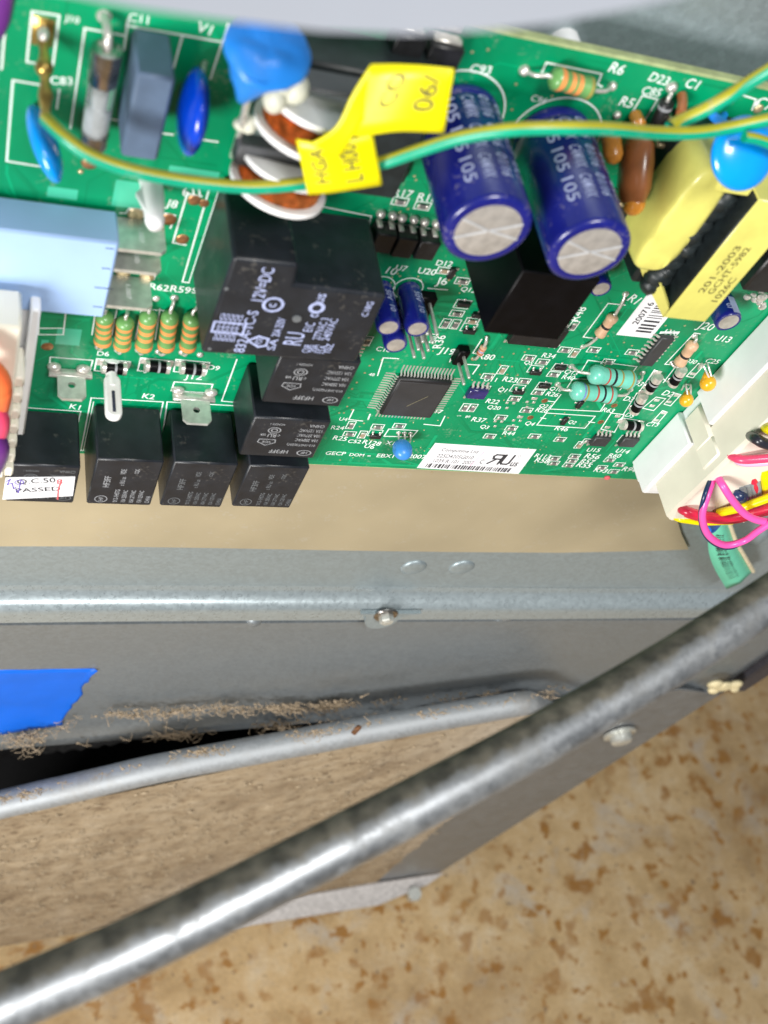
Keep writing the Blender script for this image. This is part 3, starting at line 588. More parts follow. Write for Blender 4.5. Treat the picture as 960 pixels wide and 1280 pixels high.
sl([(527, 76), (541, 42), (577, 51), (571, 66)]); sl([(520, 36), (527, 40), (520, 56)]); sl([(929, 119), (945, 124), (940, 137)]); sl([(950, 124), (943, 140)])
sl([(729, 421), (760, 379), (781, 381)]); sl([(729, 421), (746, 423)]); sl([(875, 417), (868, 416), (831, 455), (846, 456)])
sl([(688, 512), (712, 470), (722, 473)] if False else [(727, 463), (735, 450), (796, 458), (790, 466)]); sl([(728, 464), (713, 464)])
sl([(709, 484), (716, 473), (740, 474)]); sl([(775, 487), (780, 481)]); sl([(701, 493), (687, 511), (750, 514), (762, 496)]); sl([(684, 501), (693, 502)])
sl([(683, 516), (744, 520), (731, 535), (671, 531)], closed=True); sl([(676, 522), (682, 523)]); sl([(736, 527), (743, 528)])
for q_ in (((832, 476), (818, 462), (800, 488)), ((855, 458), (846, 456), (829, 478)), ((805, 494), (796, 491), (779, 518))): sl([q_[0], q_[1], q_[2]])
sl([(766, 521), (779, 516), (770, 540), (751, 537)] if False else [(764, 516), (780, 518), (768, 540), (751, 536)], closed=True); sl([(781, 537), (777, 522), (803, 526)])
sl([(820, 496), (832, 498), (817, 513), (803, 510)], closed=True); sl([(828, 513), (834, 515), (822, 529), (815, 527)], closed=True); sl([(843, 491), (851, 493), (838, 507), (830, 505)], closed=True)
sl([(873, 454), (880, 456), (866, 472), (858, 470)], closed=True); sl([(858, 480), (864, 482), (851, 497)])
sl([(539, 365), (530, 382)]); sl([(535, 360), (559, 362)]); sl([(568, 437), (578, 437)]); sl([(562, 452), (568, 437)]); sl([(582, 455), (599, 456), (591, 467)]); sl([(600, 426), (592, 440), (603, 442)] if False else [(602, 424), (591, 441), (597, 442)])
sl([(480, 545), (486, 536), (522, 538), (515, 546)], closed=True)
# reference texts
for s_, a, b_ in (('J10', (80, 28), (98, 32)), ('C83', (63, 105), (91, 106)), ('V1', (244, 38), (262, 44)), ('C11', (160, 26), (185, 30)), ('C93', (586, 90), (612, 93)), ('C94', (662, 125), (680, 130)), ('R6', (759, 89), (776, 94)), ('R5', (772, 131), (788, 135)), ('D23', (809, 100), (832, 107)), ('C85', (800, 117), (823, 121)), ('C1', (854, 108), (869, 112)), ('C7', (940, 134), (962, 138)),
        ('J19', (251, 229), (226, 232)), ('J8', (205, 260), (219, 263)), ('R62', (186, 361), (210, 364)), ('R59', (212, 364), (237, 367)), ('SW', (239, 366), (260, 368)), ('D6', (121, 444), (136, 445)), ('J11', (60, 466), (73, 467)), ('J16', (179, 466), (202, 467)), ('D9', (259, 461), (273, 463)), ('J12', (229, 475), (251, 477)), ('K1', (86, 510), (99, 512)), ('K2', (177, 497), (192, 499)),
        ('R17', (490, 244), (514, 247)), ('R18', (520, 250), (545, 253)), ('D17', (458, 231), (480, 236)), ('U7', (493, 337), (507, 339)), ('U20', (521, 341), (543, 344)), ('10', (481, 341), (493, 344)), ('D12', (544, 331), (564, 333)), ('J6', (542, 358), (556, 359)), ('Q12', (574, 364), (592, 367)), ('C18', (469, 438), (487, 440)), ('J19', (545, 443), (564, 446)), ('R80', (596, 448), (616, 450)),
        ('U9', (682, 434), (696, 436)), ('R1', (783, 375), (793, 380)), ('U16', (828, 417), (845, 420)), ('J20', (867, 412), (885, 416)), ('U13', (891, 425), (910, 428)), ('C25', (880, 453), (896, 455)), ('D30', (855, 452), (868, 455)), ('D31', (790, 480), (803, 484)), ('D2', (826, 493), (838, 496)), ('D3', (778, 500), (789, 502)), ('D5', (780, 520), (790, 522)), ('C13', (806, 532), (821, 533)), ('U15', (732, 564), (748, 565)), ('U14', (768, 565), (784, 567)),
        ('U11', (604, 476), (619, 477)), ('R34', (676, 446), (692, 448)), ('Q5', (653, 455), (663, 457)), ('Q13', (703, 467), (719, 470)), ('R40', (701, 473), (716, 475)), ('R23', (627, 476), (644, 478)), ('Q1', (620, 489), (630, 491)), ('Q10', (685, 488), (700, 490)), ('R26', (681, 494), (696, 496)), ('R22', (606, 503), (622, 505)), ('Q20', (607, 511), (623, 513)), ('Q21', (672, 509), (685, 511)), ('R28', (668, 514), (683, 516)), ('R37', (588, 526), (605, 528)), ('Q3', (598, 535), (608, 537)), ('Q4', (654, 531), (665, 533)), ('R44', (627, 543), (642, 544)), ('Q2', (708, 529), (717, 531)), ('R46', (692, 537), (708, 539)), ('R63', (751, 514), (765, 516)),
        ('R113', (667, 571), (686, 573)), ('R58', (667, 577), (684, 579)), ('R56', (729, 572), (747, 574)), ('R57', (724, 578), (740, 580)), ('R55', (719, 583), (736, 585)), ('R60', (759, 571), (774, 572)), ('R93', (741, 589), (756, 591)), ('R94', (776, 588), (792, 590)),
        ('U4', (423, 525), (433, 526)), ('R24', (413, 536), (429, 537)), ('R25', (415, 549), (432, 551)), ('C52', (434, 553), (450, 554)), ('R128', (452, 554), (474, 557)), ('U6', (454, 559), (466, 561)), ('X1', (481, 555), (491, 556)), ('1', (459, 524), (461, 524)), ('48', (460, 469), (467, 470)), ('17', (543, 516), (551, 517)),
        ('GECP', (406, 568), (431, 569)), ('DOM', (436, 569.5), (454, 570.5)), ('-', (459, 570), (463, 570)), ('EBX1', (470, 571), (491, 572)), ('2007', (509, 572), (531, 573.5)), ('1', (848, 417), (850, 414)), ('9', (756, 360), (763, 356)),
        ('R48', (722, 401), (734, 384)), ('R36', (551, 435), (558, 419)), ('R07', (544, 428), (548, 416)), ('C14', (571, 520), (576, 520)), ('89', (581, 522), (587, 522))):
    st(s_, a, b_)
build(SILK, 'silkscreen_print', M['silk'], board, flat=True)
# ---- copper runs under the mask, bare patches, pads, vias
TR = MB()
def trace(P, w=0.35, m=0): TR.strip([B(px, py) + N * 0.008 for px, py in P], w, m=m)
for k in range(12): trace([(442 + k * 1.2, 471 + k * 3.2), (425 + k * 3.4, 462 + k * 5.0 if k < 6 else 470 + k * 4.0), (418 + k * 2.4, 458 + k * 5)], 0.22)
for k in range(16): trace([(575 + k * 1.0, 470 + k * 2.5), (600 + k * 3, 455 + k * 3.5)], 0.2)
for k in range(9): trace([(655 + k * 9, 545 + k), (640 + k * 9, 566 + k), (560 + k * 14, 548)], 0.22)
for k in range(7): trace([(105 + 14 * k, 470), (100 + 14 * k, 492)], 0.5)
for k in range(10): trace([(610 + k * 7, 440), (600 + k * 7, 456), (592 + k * 9, 470)], 0.2)
for (x0, y0, x1, y1) in ((145, 224, 181, 262), (212, 206, 272, 226), (72, 409, 99, 432), (52, 424, 60, 433), (60, 232, 96, 250)):
    a, b_ = B(x0, y0), B(x1, y1); TR.add([W(a.x, a.z, 0.068), W(b_.x, a.z, 0.068), W(b_.x, b_.z, 0.068), W(a.x, b_.z, 0.068)], [(0, 1, 2, 3)], 1)
for (x0, y0, x1, y1) in ((560, 250, 600, 300), (690, 545, 760, 566), (560, 470, 640, 478), (780, 385, 880, 412), (610, 60, 660, 120)):
    a, b_ = B(x0, y0), B(x1, y1); TR.add([W(a.x, a.z, 0.004), W(b_.x, a.z, 0.004), W(b_.x, b_.z, 0.004), W(a.x, b_.z, 0.004)], [(0, 1, 2, 3)], 0)
rnd = random.Random(11)
for k in range(230):                        # routed copper runs, seen faintly through the mask
    x_, z_ = rnd.uniform(10, 178), rnd.uniform(-224, -101); P_ = [W(x_, z_, 0.011 + 0.00013 * k)]; d = rnd.choice((0, 90, 180, 270))
    for s_ in range(rnd.randint(2, 4)):
        L_ = rnd.uniform(3, 14); x_ += math.cos(math.radians(d)) * L_; z_ += math.sin(math.radians(d)) * L_
        x_ = min(179, max(9, x_)); z_ = min(-99.5, max(-225, z_)); P_.append(W(x_, z_, 0.011 + 0.00013 * k)); d += rnd.choice((-45, 45))
    TR.strip(P_, rnd.choice((0.25, 0.25, 0.4, 0.9)), m=rnd.choice((0, 0, 2)))
build(TR, 'copper_trace', [M['mask_lo'], M['mask_hi'], M['mask_mid']], board, flat=True)['kind'] = 'stuff'
VI = MB()
def dot(px, py, r=0.28, m=0):
    p = B(px, py); VI.lathe(p, N, [(0, r), (0.05, r), (0.06, r * 0.5), (0.02, r * 0.3), (0.02, 0)], 10, m)
for px, py in ((466, 449), (462, 457), (456, 466), (446, 478), (440, 486), (436, 497), (434, 508), (424, 516), (430, 516), (440, 512), (455, 529), (500, 345), (497, 342), (526, 350), (580, 337), (561, 350), (631, 545), (560, 522), (628, 446), (642, 442), (656, 440), (607, 456), (616, 467), (634, 468), (640, 458), (647, 469), (625, 456), (600, 468), (661, 436), (690, 360), (575, 357), (660, 547), (700, 545), (725, 543), (735, 541), (610, 560), (575, 545), (760, 420), (780, 428), (790, 432), (760, 430), (820, 408), (832, 407), (838, 412), (856, 407), (705, 440), (716, 437), (745, 445), (764, 440), (772, 445), (800, 404), (815, 430), (806, 442), (812, 436), (799, 449), (690, 120), (645, 105), (590, 65), (610, 62), (530, 60), (640, 137), (505, 210), (518, 220), (520, 225), (500, 265), (510, 261), (425, 575), (540, 590), (465, 550), (600, 585), (552, 565)): dot(px, py)
for k in range(60):
    px, py = random.uniform(590, 760), random.uniform(440, 590); dot(px, py, 0.2)
for k in range(40):
    px, py = random.uniform(420, 600), random.uniform(340, 575); dot(px, py, 0.2)
build(VI, 'via', [M['gold_pad']], board)['kind'] = 'stuff'
def pad(px, py, rx, rz=None, m='solder', h=0.5):
    p = B(px, py); q = MB(); rz = rz or rx
    q.ellipsoid(p, X * rx, N * h, Z * rz, 14, 8); return build(q, 'solder_joint', M[m], board, sharp=80)
for px, py, r_, m_, h_ in ((655, 87, 1.0, 'solder', 1.2), (765, 107, 0.9, 'solder', 1.0), (771, 143, 0.8, 'solder', 0.9), (839, 108, 1.1, 'solder', 1.3), (112, 203, 1.5, 'copper_pad', 0.6), (130, 20, 1.2, 'solder', 0.8),
        (243, 250, 1.3, 'copper_pad', 0.3), (228, 299, 1.3, 'copper_pad', 0.3), (170, 268, 1.6, 'gold_pad', 0.3), (211, 274, 1.5, 'copper_pad', 0.3), (154, 341, 1.5, 'gold_pad', 0.3), (184, 346, 1.5, 'gold_pad', 0.3), (59, 433, 1.3, 'copper_pad', 0.2),
        (681, 501, 0.9, 'copper_pad', 0.15), (663, 522, 0.9, 'copper_pad', 0.15), (768, 507, 0.9, 'copper_pad', 0.15), (751, 527.5, 0.9, 'copper_pad', 0.15), (714, 457.5, 0.8, 'solder', 0.7), (697, 480, 0.8, 'solder', 0.7), (803, 466, 0.8, 'solder', 0.6), (788, 487, 0.8, 'solder', 0.6),
        (782, 367, 0.8, 'solder', 0.7), (729, 433, 0.8, 'solder', 0.5), (868, 420, 0.8, 'solder', 0.6), (840, 453, 0.8, 'solder', 0.5), (592, 448, 0.7, 'gold_pad', 0.4), (218, 372, 0.9, 'solder', 0.6), (195, 373, 0.8, 'solder', 0.5), (250, 377, 0.9, 'solder', 0.6), (255, 254, 1.0, 'copper_pad', 0.2),
        (123, 433, 0.8, 'solder', 0.6), (147, 437, 0.8, 'solder', 0.6), (173, 437, 0.8, 'solder', 0.6), (198, 439, 0.8, 'solder', 0.6), (228, 440, 0.9, 'solder', 0.6), (250, 443, 0.8, 'solder', 0.6), (487, 190, 1.0, 'solder', 0.7), (948, 136, 1.0, 'gold_pad', 0.5), (101, 214, 0.5, 'gold_pad', 0.4), (505, 40, 1.6, 'solder', 0.8), (553, 52, 1.6, 'solder', 0.8)):
    pad(px, py, r_, m=m_, h=h_)
# ---- chip resistors, chip capacitors, small transistors
def chip(kind, L, Wd, H, body):
    q = MB(); q.box(W(-L / 2, -Wd / 2, 0), W(L / 2, Wd / 2, H), 0.06, 0)
    for s_ in (-1, 1): q.box(W(s_ * L / 2 - 0.42 + (0.21 if s_ < 0 else 0) + (-0.21 if s_ < 0 else 0), -Wd / 2 - 0.04, -0.0), W(s_ * L / 2 + (0.42 if s_ < 0 else 0.06) - (0.0), Wd / 2 + 0.04, H + 0.04), 0.08, 1) if s_ > 0 else q.box(W(-L / 2 - 0.06, -Wd / 2 - 0.04, 0), W(-L / 2 + 0.42, Wd / 2 + 0.04, H + 0.04), 0.08, 1)
    return q
def rot90(q):
    q.v = [Vector((p.z, p.y, -p.x)) for p in q.v]; return q
proto = {}
for nm, body in (('chip_resistor', 'smd_grey'), ('chip_capacitor', 'smd_tan')):
    for ori in 'uv':
        q = chip(nm, 2.0, 1.1, 0.5, body); q = rot90(q) if ori == 'v' else q
        o = build(q, nm, [M[body], M['solder']], None, origin=Vector((0, 0, 0))); proto[nm, ori] = o.data; bpy.data.objects.remove(o)
q = MB(); q.box(W(-1.45, -0.7, 0.15), W(1.45, 0.6, 1.05), 0.12, 0)
for x_ in (-0.95, 0.95): q.box(W(x_ - 0.28, 0.5, 0.02), W(x_ + 0.28, 1.35, 0.3), 0.08, 1); q.box(W(x_ - 0.22, 0.45, 0.2), W(x_ + 0.22, 0.85, 0.7), 0.08, 1)
q.box(W(-0.25, -1.4, 0.02), W(0.25, -0.6, 0.3), 0.08, 1)
q180 = MB(); q180.v = [Vector((-p.x, p.y, -p.z)) for p in q.v]; q180.f = q.f; q180.m = q.m
q90 = MB(); q90.v = [Vector((p.z, p.y, -p.x)) for p in q.v]; q90.f = q.f; q90.m = q.m
for k, qq in (('d', q), ('t', q180), ('r', q90)):
    o = build(qq, 'transistor', [M['black'], M['solder']], None, origin=Vector((0, 0, 0))); proto['transistor', k] = o.data; bpy.data.objects.remove(o)
FR = MB()
def smd(nm, ori, px, py, frame=True):
    p = B(px, py); o = bpy.data.objects.new(nm, proto[nm, ori]); COL.objects.link(o); place(o, p, board)
    if frame:
        a, b_ = (1.55, 0.95) if ori == 'u' else (0.95, 1.55)
        FR.strip([p + N * HS + X * a * sx + Z * b_ * sz for sx, sz in ((-1, -1), (1, -1), (1, 1), (-1, 1))], 0.24, closed=True)
for px, py in ((678, 452), (692, 467.5), (655, 476), (672.5, 490), (643, 498), (658, 512.5), (626, 521.5), (639, 535), (693, 572.5), (692, 578.5), (718, 570), (715, 575.5), (710.5, 581), (762, 574.5), (774, 580.5), (752, 584), (767, 589), (437, 542), (472, 533), (499, 532), (578, 351), (571, 391.5), (500, 251.5), (528, 257)): smd('chip_resistor', 'u', px, py)
for px, py in ((581, 509), (590.5, 509.5), (438.5, 531), (556.5, 404), (569, 405), (716.5, 407), (459, 426)): smd('chip_resistor', 'v', px, py)
for px, py in ((706, 437), (742, 437), (661, 447), (760, 452), (790, 440), (610, 470), (700, 549), (735, 551), (668, 545), (612, 545)): smd('chip_resistor', 'u', px, py)
for px, py in ((628, 462), (718, 441), (606, 487), (778, 548), (724, 556), (818, 470)): smd('chip_capacitor', 'v', px, py)
for px, py in ((453, 543),): smd('chip_capacitor', 'v', px, py)
for px, py in ((555, 338), (590, 401)): smd('chip_capacitor', 'u', px, py)
for px, py in ((669, 463), (647.5, 487.5), (469, 543), (586, 411.5)): smd('transistor', 'd', px, py, False)
for px, py in ((700, 457), (680, 480), (579, 378), (597, 392)): smd('transistor', 't', px, py, False)
for px, py in ((705, 524), (724, 503), (564, 339)): smd('transistor', 'r', px, py, False)
def fr(px, py, a, b_):
    p = B(px, py); FR.strip([p + N * HS + X * a * sx + Z * b_ * sz for sx, sz in ((-1, -1), (1, -1), (1, 1), (-1, 1))], 0.22, closed=True)
for px, py in ((669, 461), (647, 485), (469, 541), (586, 409), (699, 459), (679, 482), (578, 380)): fr(px, py, 1.7, 1.3)
build(FR, 'part_outline', M['silk'], board, flat=True)['kind'] = 'stuff'
for px, py in ((637, 505), (662, 504), (622, 528), (645, 527)):           # empty three pad footprints
    p = B(px, py)
    for dx, dz in ((-0.95, 0.5), (0.95, 0.5), (0, -1.6)):
        q = MB(); q.box(p + X * (dx - 0.4) + Z * (dz - 0.4), p + X * (dx + 0.4) + Z * (dz + 0.4) + N * 0.12, 0.1); build(q, 'bare_pad', M['solder'], board)
for px, py in ((821, 500), (815, 507), (772, 520), (759, 534), (846, 494), (836, 502), (830, 516), (820, 525), (876, 458), (866, 467), (668, 498), (650, 521)):
    p = B(px, py); q = MB(); q.box(p - X * 0.8 - Z * 0.5, p + X * 0.8 + Z * 0.5 + N * 0.14, 0.1); build(q, 'bare_pad', M['solder'], board)
# ---- relays
def relay_text(q, x0, x1, z0, z1, h, kind):
    h += 0.04
    if kind == 'flip':                        # reads upside down
        R_, U_ = -X, -Z; wv, hv = x1 - x0, z1 - z0; O = W(x1, z1, h)
        def T(s_, fx, fy, hh, w=None): q.text(s_, O + R_ * (fx * wv) + U_ * (fy * hv) * 1, R_, U_, h=hh, w=w)
        q.ring(O + R_ * (0.16 * wv) + U_ * (0.85 * hv), X * 1.6, Z, 1.0, 0.18, 28); T('HF', 0.12, 0.815, 0.9); T('HF3FF', 0.38, 0.80, 1.35, 4.4)
        for i, s_ in enumerate(('012-1HSTG(257)', '10A 250VAC', '10A 277VAC', '13A 125VAC', 'CHINA')): T(s_, 0.06, 0.60 - i * 0.125, 1.05, (6.6, 5.2, 5.2, 5.2, 3.4)[i])
        T('HONGFA 1', 0.58, 0.12, 0.7, 3.2)
        c_ = O + R_ * (0.68 * wv) + U_ * (0.30 * hv); q.ring(c_, X * 1.3, Z, 1.05, 0.2, 24); q.ring(c_, X * 1.2, Z, 0.55, 0.2, 20)
        T('c', 0.58, 0.40, 0.7); T('RU', 0.63, 0.39, 1.3, 1.9); T('us', 0.77, 0.40, 0.7)
        p_ = O + R_ * (0.72 * wv) + U_ * (0.60 * hv); q.strip([p_ + X * 1.8 + Z * 0.9, p_ - X * 1.8 + Z * 0.9, p_ - X * 2.0 - Z * 0.2, p_ - Z * 1.4, p_ + X * 2.0 - Z * 0.2], 0.2, closed=True); T('VDE', 0.66, 0.58, 0.8)
    else:                                     # reads upwards
        R_, U_ = Z, -X; wv, hv = z1 - z0, x1 - x0; O = W(x1, z0, h)
        def T(s_, fx, fy, hh, w=None): q.text(s_, O + R_ * (fx * wv) + U_ * (fy * hv), R_, U_, h=hh, w=w)
        q.ring(O + R_ * (0.13 * wv) + U_ * (0.80 * hv), X, Z, 1.35, 0.2, 28); T('HF', 0.09, 0.765, 1.0, 1.5); T('HF3FF', 0.40, 0.72, 1.5, 4.6)
        for i, s_ in enumerate(('012-1HSTG', '10A 250VAC', '10A 277VAC', '13A 125VAC', 'CHINA')): T(s_, 0.07, 0.54 - i * 0.125, 1.05, (5.4, 5.2, 5.2, 5.2, 3.0)[i])
        T('c RU us', 0.45, 0.50, 1.1, 3.6); T('VDE', 0.70, 0.52, 1.2, 2.0); T('CQC', 0.72, 0.32, 1.1, 2.0)
def relay(x0, x1, z0, z1, h, kind, m, notch=True):
    q = MB(); q.box(W(x0, z0, 0.4), W(x1, z1, h), 0.35)
    o = build(q, 'relay', M['blackcase'], board)
    t_ = MB(); relay_text(t_, x0, x1, z0, z1, h, kind); build(t_, 'case_print', M[m], o, flat=True)
    f_ = MB(); f_.box(W((x0 + x1) / 2 - 2.2, z0 - 0.18, h - 3), W((x0 + x1) / 2 + 2.2, z0 + 0.3, h - 0.3), 0.1); build(f_, 'rib', M['blackcase'], o)
    return o
k1 = relay(13.6, 28.4, -225.0, -209.8, 15.0, 'flip', 'print_dim')
relay(31.4, 46.0, -225.0, -206.2, 15.0, 'up', 'print_grey')
relay(48.2, 62.8, -224.9, -206.0, 15.0, 'up', 'print_dim')
relay(65.4, 79.9, -224.2, -206.0, 15.0, 'up', 'print_dim')
relay(62.0, 79.4, -202.1, -187.4, 15.0, 'flip', 'print_grey')
relay(62.1, 79.4, -182.0, -166.3, 15.0, 'flip', 'print_grey')
# sticker on the first relay
a, b_, c_, d_ = B(7, 597, 15.1), B(94, 596, 15.1), B(91, 620, 15.1), B(3, 624.5, 15.1)
q = MB(); q.prism([a, b_, c_, d_], N * -0.08); sk = build(q, 'paper_sticker', M['paper'], k1)
q = MB(); rt = (c_ - d_).normalized(); up = N.cross(rt)
q.text('Q.C.50', B(22, 606.5, 15.16), rt, up, w=(B(70, 605.5, 15.1) - B(22, 606.5, 15.1)).length, m=0); q.text('PASSED', B(20, 616, 15.16), rt, up, w=(B(76, 615, 15.1) - B(20, 616, 15.1)).length, h=1.75, m=0)
q.text('8', B(71, 605.5, 15.16), rt, up, h=2.0, m=2)
q.strip([B(*p_, 15.17) for p_ in ((8, 602), (13, 599), (9, 606), (15, 604), (17, 611), (20, 609))], 0.28, m=1); q.ring(B(24, 603, 15.17), X, Z, 0.9, 0.25, 16, m=1); q.strip([B(*p_, 15.17) for p_ in ((26, 600), (23, 616), (20, 612))], 0.25, m=1)
q.strip([B(*p_, 15.17) for p_ in ((77, 600), (73, 612), (72, 624))], 0.35, m=2)
build(q, 'sticker_print', [M['print_black'], M['ink_purple'], M['ink_red']], k1, flat=True)
# big relay with a stepped case
HB = 20.0
poly = [(45.0, -135.8), (56.6, -135.6), (57.1, -140.7), (74.9, -140.9), (75.4, -160.6), (44.7, -161.6)]
q = MB(); q.prism([W(x_, z_, HB) for x_, z_ in poly], N * -(HB - 0.4))
o = build(q, 'stepped_relay', M['blackcase'], board, sharp=30); md = o.modifiers.new('soft_edge', 'BEVEL'); md.width = 0.0007; md.segments = 3
q = MB(); hh = HB + 0.05
def col(s_, a, b_, ht, m=0):
    p = B(*a, hh); d = B(*b_, hh) - p; q.text(s_, p, Z, -X, w=d.length, h=ht, m=m)
col('12V=DC', (329, 377), (345, 336), 2.3); col('832A-1C-S', (305, 441), (322, 389), 2.1); col('20A 250V', (349, 421), (354, 398), 1.6); col('SA', (343, 438), (346, 424), 1.6)
p = B(341.5, 381, hh); q.ring(p, X, Z, 1.75, 0.55, 28); q.text('c', p - Z * 0.7 + X * 0.6, Z, -X, h=1.3)
p = B(286, 410, hh)
for k in range(5): q.text('SONG', p + X * (1.9 - k * 0.85) - Z * 3.8, Z, -X, w=7.6, h=0.75)
q.strip([p + X * 2.9 - Z * 1.4, p + X * 2.9 + Z * 1.4, p - X * 2.9 + Z * 1.4, p - X * 2.9 - Z * 1.4], 0.45, closed=True)
p = B(323, 427, hh); q.strip([p - X * 2.0, p - Z * 1.5 + X * 0.3, p + X * 1.7 - Z * 1.0, p + X * 1.7 + Z * 1.0, p + Z * 1.5 - X * 0.3], 0.5, closed=True); q.text('VDE', p + X * 0.7 - Z * 1.1, Z, -X, w=2.2, h=1.3)
p = B(396, 385, hh); q.ring(p, X, Z, 1.2, 0.7, 24); col('us', (404, 379), (410, 368), 1.5); col('c', (397, 397), (398, 393), 1.5)
p = B(376, 432, hh); q.text('RU', p, Z, -X, h=3.6, w=3.6); col('E1C', (390, 415), (394, 404), 1.9)
for i, (a, b_) in enumerate((((386, 441), (389, 431)), ((395, 441), (399, 431)), ((405, 442), (409, 432)), ((413, 441), (417, 430)))): col(('CNR', '20A', '15A', '10Z')[i], a, b_, 1.5)
for i, (a, b_) in enumerate((((400, 425), (410, 398)), ((411, 426), (424, 399)))): col(('277VAC 3', '240VAC')[i], a, b_, 1.6)
col('C18G', (459, 396), (470, 378), 1.3)
build(q, 'case_print', M['print_blue'], o, flat=True)
q = MB(); q.lathe(B(371, 398, HB), N, [(0, 0.9), (0.25, 0.85), (0.35, 0)], 16); q.lathe(B(283, 361, HB), N, [(0, 0.4), (0.1, 0.35), (0.1, 0)], 10); q.lathe(B(262, 436, HB), N, [(0, 0.4), (0.1, 0.35), (0.1, 0)], 10); build(q, 'moulding_mark', M['print_dim'], o)
# plain black box below the large capacitors
q = MB(); q.box(W(98.0, -148.4, 0.3), W(114.8, -130.5, 20.0), 0.35); build(q, 'black_box_relay', M['jet'], board)
# ---- large blue capacitors
def cap(px, py, r_, hgt, lines, name='electrolytic_capacitor', top=None):
    p = B(px, py) if top is None else top
    q = MB(); q.lathe(p, N, [(0.3, r_ * 0.96), (0.9, r_), (2.0, r_), (2.5, r_ * 0.955), (3.0, r_), (hgt - 1.0, r_), (hgt - 0.3, r_ * 0.97), (hgt, r_ * 0.90), (hgt - 0.05, r_ * 0.80)], 48, 0)
    o = build(q, name, M['capblue'], board, sharp=50)
    q = MB(); q.lathe(p + N * (hgt - 0.35), N, [(0, r_ * 0.86), (0.25, r_ * 0.84), (0.33, r_ * 0.7), (0.33, 0)], 40); tp_ = build(q, 'vent_top', M['alu'], o, sharp=40)
    return o, p, tp_
def cap_print(o, p, r_, hgt, cols, stripe=None, m='capstripe', flip=False):
    q = MB()
    def wr(ang0, t0):
        def f(x_, y_):
            w = ang0 - y_ / r_; t = t0 + x_
            return p + N * t + (X * math.cos(w) + Z * math.sin(w)) * (r_ + 0.10)
        return f
    for (s_, deg, t0, wd_, ht) in cols: q.text(s_, None, X, Z, w=wd_, h=ht, wrap=wr(math.radians(deg), t0))
    if stripe:
        for (d0, d1, t0, t1) in stripe:
            n = max(2, int(abs(d1 - d0) / 6))
            for k in range(n):
                w0, w1 = math.radians(d0 + (d1 - d0) * k / n), math.radians(d0 + (d1 - d0) * (k + 1) / n); R_ = r_ * 1.003 + 0.02
                q.add([p + N * t + (X * math.cos(w) + Z * math.sin(w)) * R_ for t, w in ((t0, w0), (t0, w1), (t1, w1), (t1, w0))], [(0, 1, 2, 3)])
    build(q, 'sleeve_print', M[m], o, flat=True)
for (px, py, hgt, rr) in ((569, 146, 27.4, 7.6), (687, 170, 28.6, 7.35)):
    o, p, tp_ = cap(px, py, rr, hgt, None)
    cols = []
    for k, (s_, deg) in enumerate((('A3CD', 62), ('01/16', 88), ('CAMWX', 112), ('A3CD', 10), ('01/16', 34), ('105', 136))):
        for t0 in (2.5, 9.5, 16.5): cols.append((s_, deg, t0 + (k % 3) * 0.6, 5.4, 2.15))
    cap_print(o, p, rr, hgt, cols, [(232, 288, 3.2, hgt - 0.6)])
    q = MB(); cT = p + N * (hgt + 0.02)
    for a_ in (24, 162, 205, 350):
        w = math.radians(a_); d = X * math.cos(w) + Z * math.sin(w); e_ = N.cross(d)
        q.add([cT + d * 0.2 + e_ * 0.28, cT + d * rr * 0.78 + e_ * 0.28, cT + d * rr * 0.78 - e_ * 0.28, cT + d * 0.2 - e_ * 0.28, cT + d * 0.2 + N * 0.12, cT + d * rr * 0.76 + N * 0.12], [(0, 1, 5, 4), (2, 3, 4, 5)])
    build(q, 'vent_groove', M['alu_groove'], o)
    q = MB(); q.text('105', cT + N * 0.03, X, Z, h=0.1); 
# small blue capacitors
for (px, py) in ((486, 410), (522, 411.5), (495, 432)):
    t_ = B(px, py, 11); p = W(t_.x, t_.z, 0)
    o, p, tp_ = cap(0, 0, 2.55, 11.0, None, 'small_electrolytic_capacitor', top=p)
    cap_print(o, p, 2.55, 11, [('50V', 95, 3.0, 2.6, 1.2), ('10', 90, 7.0, 1.6, 1.3), ('uF', 60, 3.0, 1.8, 1.0)], [(-25, 12, 1.5, 10.4)])
    SR = MB(); SR.ring(p + N * HS, X, Z, 3.2, 0.25, 30); build(SR, 'ring_print', M['silk'], o, flat=True)
t_ = B(911, 403, 6.5); o, p, tp_ = cap(0, 0, 3.1, 6.5, None, 'short_electrolytic_capacitor', top=W(t_.x, t_.z, 0)); cap_print(o, p, 3.1, 6.5, [('07', 120, 3.5, 1.6, 1.2)], [(60, 100, 1.5, 6.2), (250, 290, 1.5, 6.2)])
t_ = B(750, 357, 6); o, p, tp_ = cap(0, 0, 2.4, 7, None, 'short_electrolytic_capacitor', top=W(t_.x, t_.z, 0))
# ---- disc parts
def disc(name, m, c_, eu, ev, ew, leads=()):
    q = MB(); q.ellipsoid(c_, eu, ev, ew, 30, 18); o = build(q, name, M[m], board, sharp=80)
    for L_ in leads:
        q = MB(); q.tube(L_, 0.45, 8, 4); build(q, 'lead', M['solder'], o, sharp=80)
    return o
c_ = B(241, 140, 8.5); disc('blue_varistor', 'blue', c_, X * 2.3, Z * 7.0 + N * 1.2, N * 6.6 - Z * 1.0, [[B(256, 78), B(254, 84, 2), c_ + Z * 4 + X * 0.4]])
c_ = B(56, 180, 7.5); d_ = (B(70, 217, 9) - B(46, 143, 5)); disc('cyan_disc_capacitor', 'cyan', c_, X * 2.3 - Z * 0.2, d_ * 0.55, N * 5.0 + X * 0.6, [[B(43, 133, 0.2), B(42, 140, 3), c_ + Z * 5]])
c_ = B(929, 192, 21); rt = (B(970, 205, 21) - c_); 
